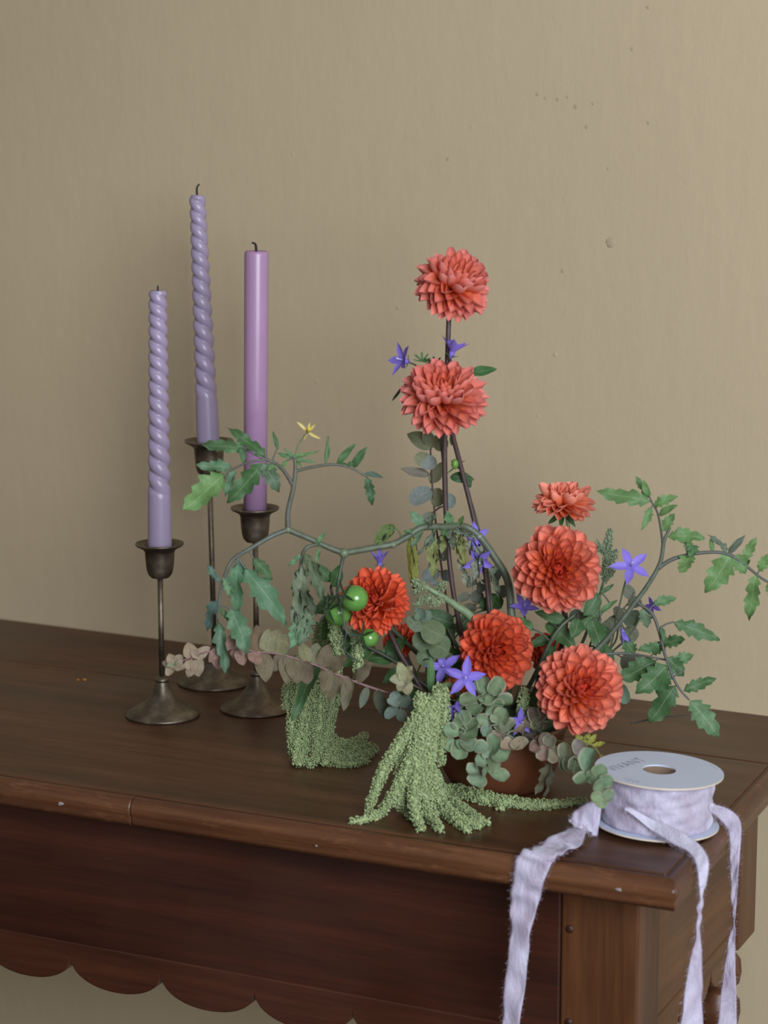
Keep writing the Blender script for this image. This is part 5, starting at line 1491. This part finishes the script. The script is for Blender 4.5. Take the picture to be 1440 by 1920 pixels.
# printed lettering on the card
def on_disc(px, py, h=0.00008):
    o = SB + axs * (HS + h)
    d = ray(px, py)
    k = (o - CAM).dot(axs) / d.dot(axs)
    return CAM + d * k
cu = bpy.data.curves.new('lettering', 'FONT')
cu.body = 'VIVANT'
cu.size = 1.0
cu.space_character = 1.12
cu.offset = -0.012
to = bpy.data.objects.new('lettering_source', cu)
C.objects.link(to)
bpy.context.view_layer.update()
me = bpy.data.meshes.new_from_object(to.evaluated_get(bpy.context.evaluated_depsgraph_get()))
bpy.data.objects.remove(to)
wtxt = max(v.co.x for v in me.vertices)
me.name = 'lettering'
me.materials.clear(); me.materials.append(M['ink'])
a_, b_ = on_disc(1152, 1446), on_disc(1214, 1426)
xd = (b_ - a_); wl_ = xd.length; xd.normalize()
yd = axs.cross(xd)
sc = wl_ / wtxt
mw = Matrix(((xd.x * sc, yd.x * sc * 1.3, axs.x, a_.x), (xd.y * sc, yd.y * sc * 1.3, axs.y, a_.y), (xd.z * sc, yd.z * sc * 1.3, axs.z, a_.z), (0, 0, 0, 1)))
put('lettering', me, topd, mw)
# faint small marks under the name and along the rim
def mark(p0, p1, wd, name='printed_mark'):
    d = (p1 - p0); s_ = axs.cross(d).normalized() * wd
    put(name, mesh(name, [p0 - s_, p1 - s_, p1 + s_, p0 + s_], [(0, 1, 2, 3)], M['ink'], False), topd)
for i in range(7):
    x = 1172 + i * 4.2
    y = 1460 + i * 0.9
    mark(on_disc(x, y), on_disc(x + 2.6, y + (3.5 if i % 2 else -1.5)), 0.00022)
for i in range(9):
    a = -0.10 + i * 0.035
    e1 = RT - axs * RT.dot(axs); e1.normalize(); e2 = axs.cross(e1)
    pc = SB + axs * (HS + 0.00008)
    p0 = pc + (e1 * math.cos(a + 0.22) + e2 * math.sin(a + 0.22)) * RS_ * 0.93
    p1 = pc + (e1 * math.cos(a + 0.245) + e2 * math.sin(a + 0.245)) * RS_ * 0.93
    mark(p0, p1, 0.00018)

def strip(pairs, mat, name='ribbon_tail', wave=0.0008, th=0.0006, per=8, seed=1, fray=3):
    """pairs of world points (left edge, right edge)"""
    A = smooth_path([p[0] for p in pairs], per); B = smooth_path([p[1] for p in pairs], per)
    vs_, fs, uv = [], [], []
    nu = 10
    n = len(A)
    r = random.Random(seed)
    ph = [r.uniform(0, 6) for _ in range(4)]
    for i in range(n):
        a, b = Vector(A[i]), Vector(B[i])
        nxt = (Vector(A[min(i + 1, n - 1)]) + Vector(B[min(i + 1, n - 1)]) - Vector(A[max(i - 1, 0)]) - Vector(B[max(i - 1, 0)]))
        nn = nxt.cross(b - a)
        nn = nn.normalized() if nn.length > 1e-9 else -FW
        for j in range(nu + 1):
            s = j / nu
            e = 0.5 * math.sin(i * 0.9 + ph[3]) if j in (0, nu) else 0
            wz = wave * (math.sin(i * 0.31 + s * 3 + ph[0]) + 0.6 * math.sin(i * 0.7 - s * 5 + ph[1]) + e)
            vs_.append(a + (b - a) * s + nn * wz)
            uv.append((s, i / n))
    m = nu + 1
    for i in range(n - 1):
        for j in range(nu):
            fs.append((i * m + j, i * m + j + 1, (i + 1) * m + j + 1, (i + 1) * m + j))
    me = mesh(name, vs_, fs, mat, True, uv)
    o = put(name, me, sp)
    so = o.modifiers.new('thickness', 'SOLIDIFY'); so.thickness = th; so.offset = 0
    # loose threads along both edges
    fv, ff = [], []
    for i in range(1, n - 1):
        for E_, O_ in ((A, B), (B, A)):
            for _ in range(fray):
                a = Vector(E_[i]) + (Vector(E_[i + 1]) - Vector(E_[i])) * r.random()
                out = (Vector(E_[i]) - Vector(O_[i]))
                if out.length < 1e-6: continue
                out.normalize()
                rv = Vector((r.uniform(-1, 1), r.uniform(-1, 1), r.uniform(-1.2, 0.4)))
                l = r.uniform(0.0008, 0.0024)
                p1 = a + (out + rv * 0.6) * l * 0.6
                p2 = p1 + (out * 0.4 + rv) * l * 0.6
                tube_geo([a - out * 0.0004, p1, p2], 0.00007, 3, fv, ff, False)
    if fv:
        put('frayed_threads', mesh('frayed_threads', fv, ff, M['thread']), o)
    return o
def tz(px, py, z=0.0015):
    return T(px, py, ZT + z)
Df = depth(onY(1000, 1650, Y_IN - MW - 0.004))                # just in front of the moulding
def fr_(px, py, off=0.004):                                   # hanging in front of the front edge
    return onY(px, py, Y_IN - MW - off)
# left tail: a fold beside the spool, then over the front edge
rl = depth(SP) - 0.012
strip([(P(1126, 1497, rl), P(1123, 1566, rl - 0.012)), (P(1112, 1502, rl - .004), P(1112, 1566, rl - 0.016)), (P(1096, 1509, rl - 0.010), P(1100, 1558, rl - 0.020)), (P(1078, 1522, rl - 0.012), P(1086, 1552, rl - 0.022)), (P(1066, 1537, rl - 0.016), P(1074, 1549, rl - 0.022))], M['velvet'], seed=3, wave=0.0012)
strip([(tz(1066, 1546, 0.004), tz(1096, 1546, 0.010)), (tz(1058, 1558, 0.003), tz(1098, 1560, 0.007)), (tz(1027, 1575, 0.004), tz(1087, 1583, 0.004)), (tz(1000, 1589, 0.004), tz(1060, 1600, 0.003)),
       (tz(980, 1598, 0.004), tz(1041, 1608, 0.004)), (fr_(966, 1618, 0.003), fr_(1031, 1626, 0.003)), (fr_(960, 1660), fr_(1018, 1660)), (fr_(958, 1697), fr_(1010, 1690)), (fr_(956, 1754), fr_(997, 1740)), (fr_(949, 1829), fr_(989, 1800)), (fr_(944, 1880), fr_(982, 1865)), (fr_(938, 1960), fr_(972, 1945))], M['velvet'], seed=5, wave=0.0014)
# middle tail: off the front of the roll, over the right edge, twisting as it hangs
roll_d = depth(SB) - Rr - 0.001
def rx(px, py, off=0.004):
    # hanging beside the right edge of the top
    return onX(px, py, side_at(onX(px, 1620, cornerF.x).y) + MW + off)
Dm = depth(T(1318, 1640, ZT - 0.01)); Dr0 = depth(T(1374, 1560, ZT - 0.005))
mid = [(1172, 1512, 1170, 1519, roll_d), (1190, 1519, 1182, 1524, roll_d - .001), (1219, 1534, 1219, 1555, roll_d - 0.003), (1250, 1547, 1240, 1568, roll_d - 0.008), (1275, 1559, 1262, 1582, roll_d - 0.010), (1306, 1579, 1290, 1597, Dm - 0.03), (1323, 1600, 1304, 1615, Dm - 0.018), (1329, 1622, 1309, 1640, Dm - 0.012), (1324, 1660, 1311, 1664, Dm - .010),
       (1315, 1694, 1311, 1694, Dm - .010), (1314, 1724, 1308, 1724, Dm - .010), (1314, 1760, 1301, 1770, Dm - .010), (1316, 1829, 1288, 1838, Dm - .010), (1317, 1880, 1281, 1885, Dm - .010), (1319, 1950, 1270, 1955, Dm - .010)]
D0m, D1m = roll_d - 0.002, min(Dm - 0.012, roll_d + 0.02)
mid = [(a, b, c_, d_, D0m + (D1m - D0m) * sm((i - 1) / 7)) for i, (a, b, c_, d_, D) in enumerate(mid)]
def hang(px, py, D):                                        # straight down once past the edge of the top
    return P(px, py, D) if py < 1630 else PV(px, py, P(px, 1630, D))
strip([(hang(a, b, D + 0.003), hang(c_, d_, D)) for i, (a, b, c_, d_, D) in enumerate(mid[:9])], M['satin'], seed=7, wave=0.0003)
strip([(hang(a, b, D + 0.003), hang(c_, d_, D)) for (a, b, c_, d_, D) in mid[8:]], M['velvet'], seed=8, wave=0.0010)
Dr = depth(T(1374, 1560, ZT - 0.005))
rt_ = [(1330, 1503, 1330, 1522, DS - 0.02), (1342, 1509, 1340, 1527, DS - 0.016), (1365, 1517, 1354, 1541, Dr - 0.010), (1384, 1532, 1365, 1556, Dr - 0.008), (1390, 1555, 1369, 1580, Dr - 0.006), (1388, 1592, 1369, 1610, Dr - 0.004), (1385, 1630, 1370, 1640, Dr - .004), (1381, 1675, 1372, 1685, Dr - .004), (1379, 1718, 1374, 1722, Dr - .004),
      (1378, 1745, 1369, 1750, Dr - .004), (1378, 1785, 1362, 1792, Dr - .004), (1380, 1847, 1353, 1852, Dr - .004), (1381, 1900, 1348, 1905, Dr - .004), (1382, 1950, 1340, 1955, Dr - .004)]
strip([(hang(a, b, D), hang(c_, d_, D + (0.003 if i > 1 else 0))) for i, (a, b, c_, d_, D) in enumerate(rt_)], M['velvet'], seed=9, wave=0.0007)

# paint chips on the moulding and crumbs on the table
for (px, py, rp, sx_) in ((114, 1507, 4.0, 1.6), (1160, 1668, 3.2, 2.0), (593, 1586, 2.0, 1.2), (1262, 1672, 3.0, 0.8)):
    yy = Y_IN - 0.0118
    c = onY(px, py, yy); r = rp * depth(c) / F
    bm = bmesh.new(); bmesh.ops.create_icosphere(bm, subdivisions=2, radius=1.0)
    for vv in bm.verts:
        vv.co.x += 0.3 * math.sin(4 * vv.co.z + px); vv.co.z += 0.2 * math.sin(5 * vv.co.x)
    put('paint_chip', from_bm('paint_chip', bm, M['chip'], True), table, Matrix.Translation(c) @ Matrix.Diagonal((r * sx_, 0.0007, r, 1)))
for (px, py, rp, lab) in ((146, 1275, 3.0, 'smaller of two tiny orange crumbs on the bare table'), (158, 1275, 4.2, 'larger of two tiny orange crumbs on the bare table')):
    c = T(px, py); r = rp * depth(c) / F
    bm = bmesh.new(); bmesh.ops.create_icosphere(bm, subdivisions=2, radius=1.0)
    for vv in bm.verts:
        vv.co.x *= 1 + 0.3 * math.sin(3 * vv.co.y + px); vv.co.z *= 0.5
        if vv.co.z < -0.2: vv.co.z = -0.2
    o = put('crumb', from_bm('crumb', bm, M['crumb'], True), None, Matrix.Translation(c + Vector((0, 0, 0.18 * r))) @ Matrix.Diagonal((r, r, r, 1)))
    tag(o, lab, 'crumb', 'orange crumbs on the table')
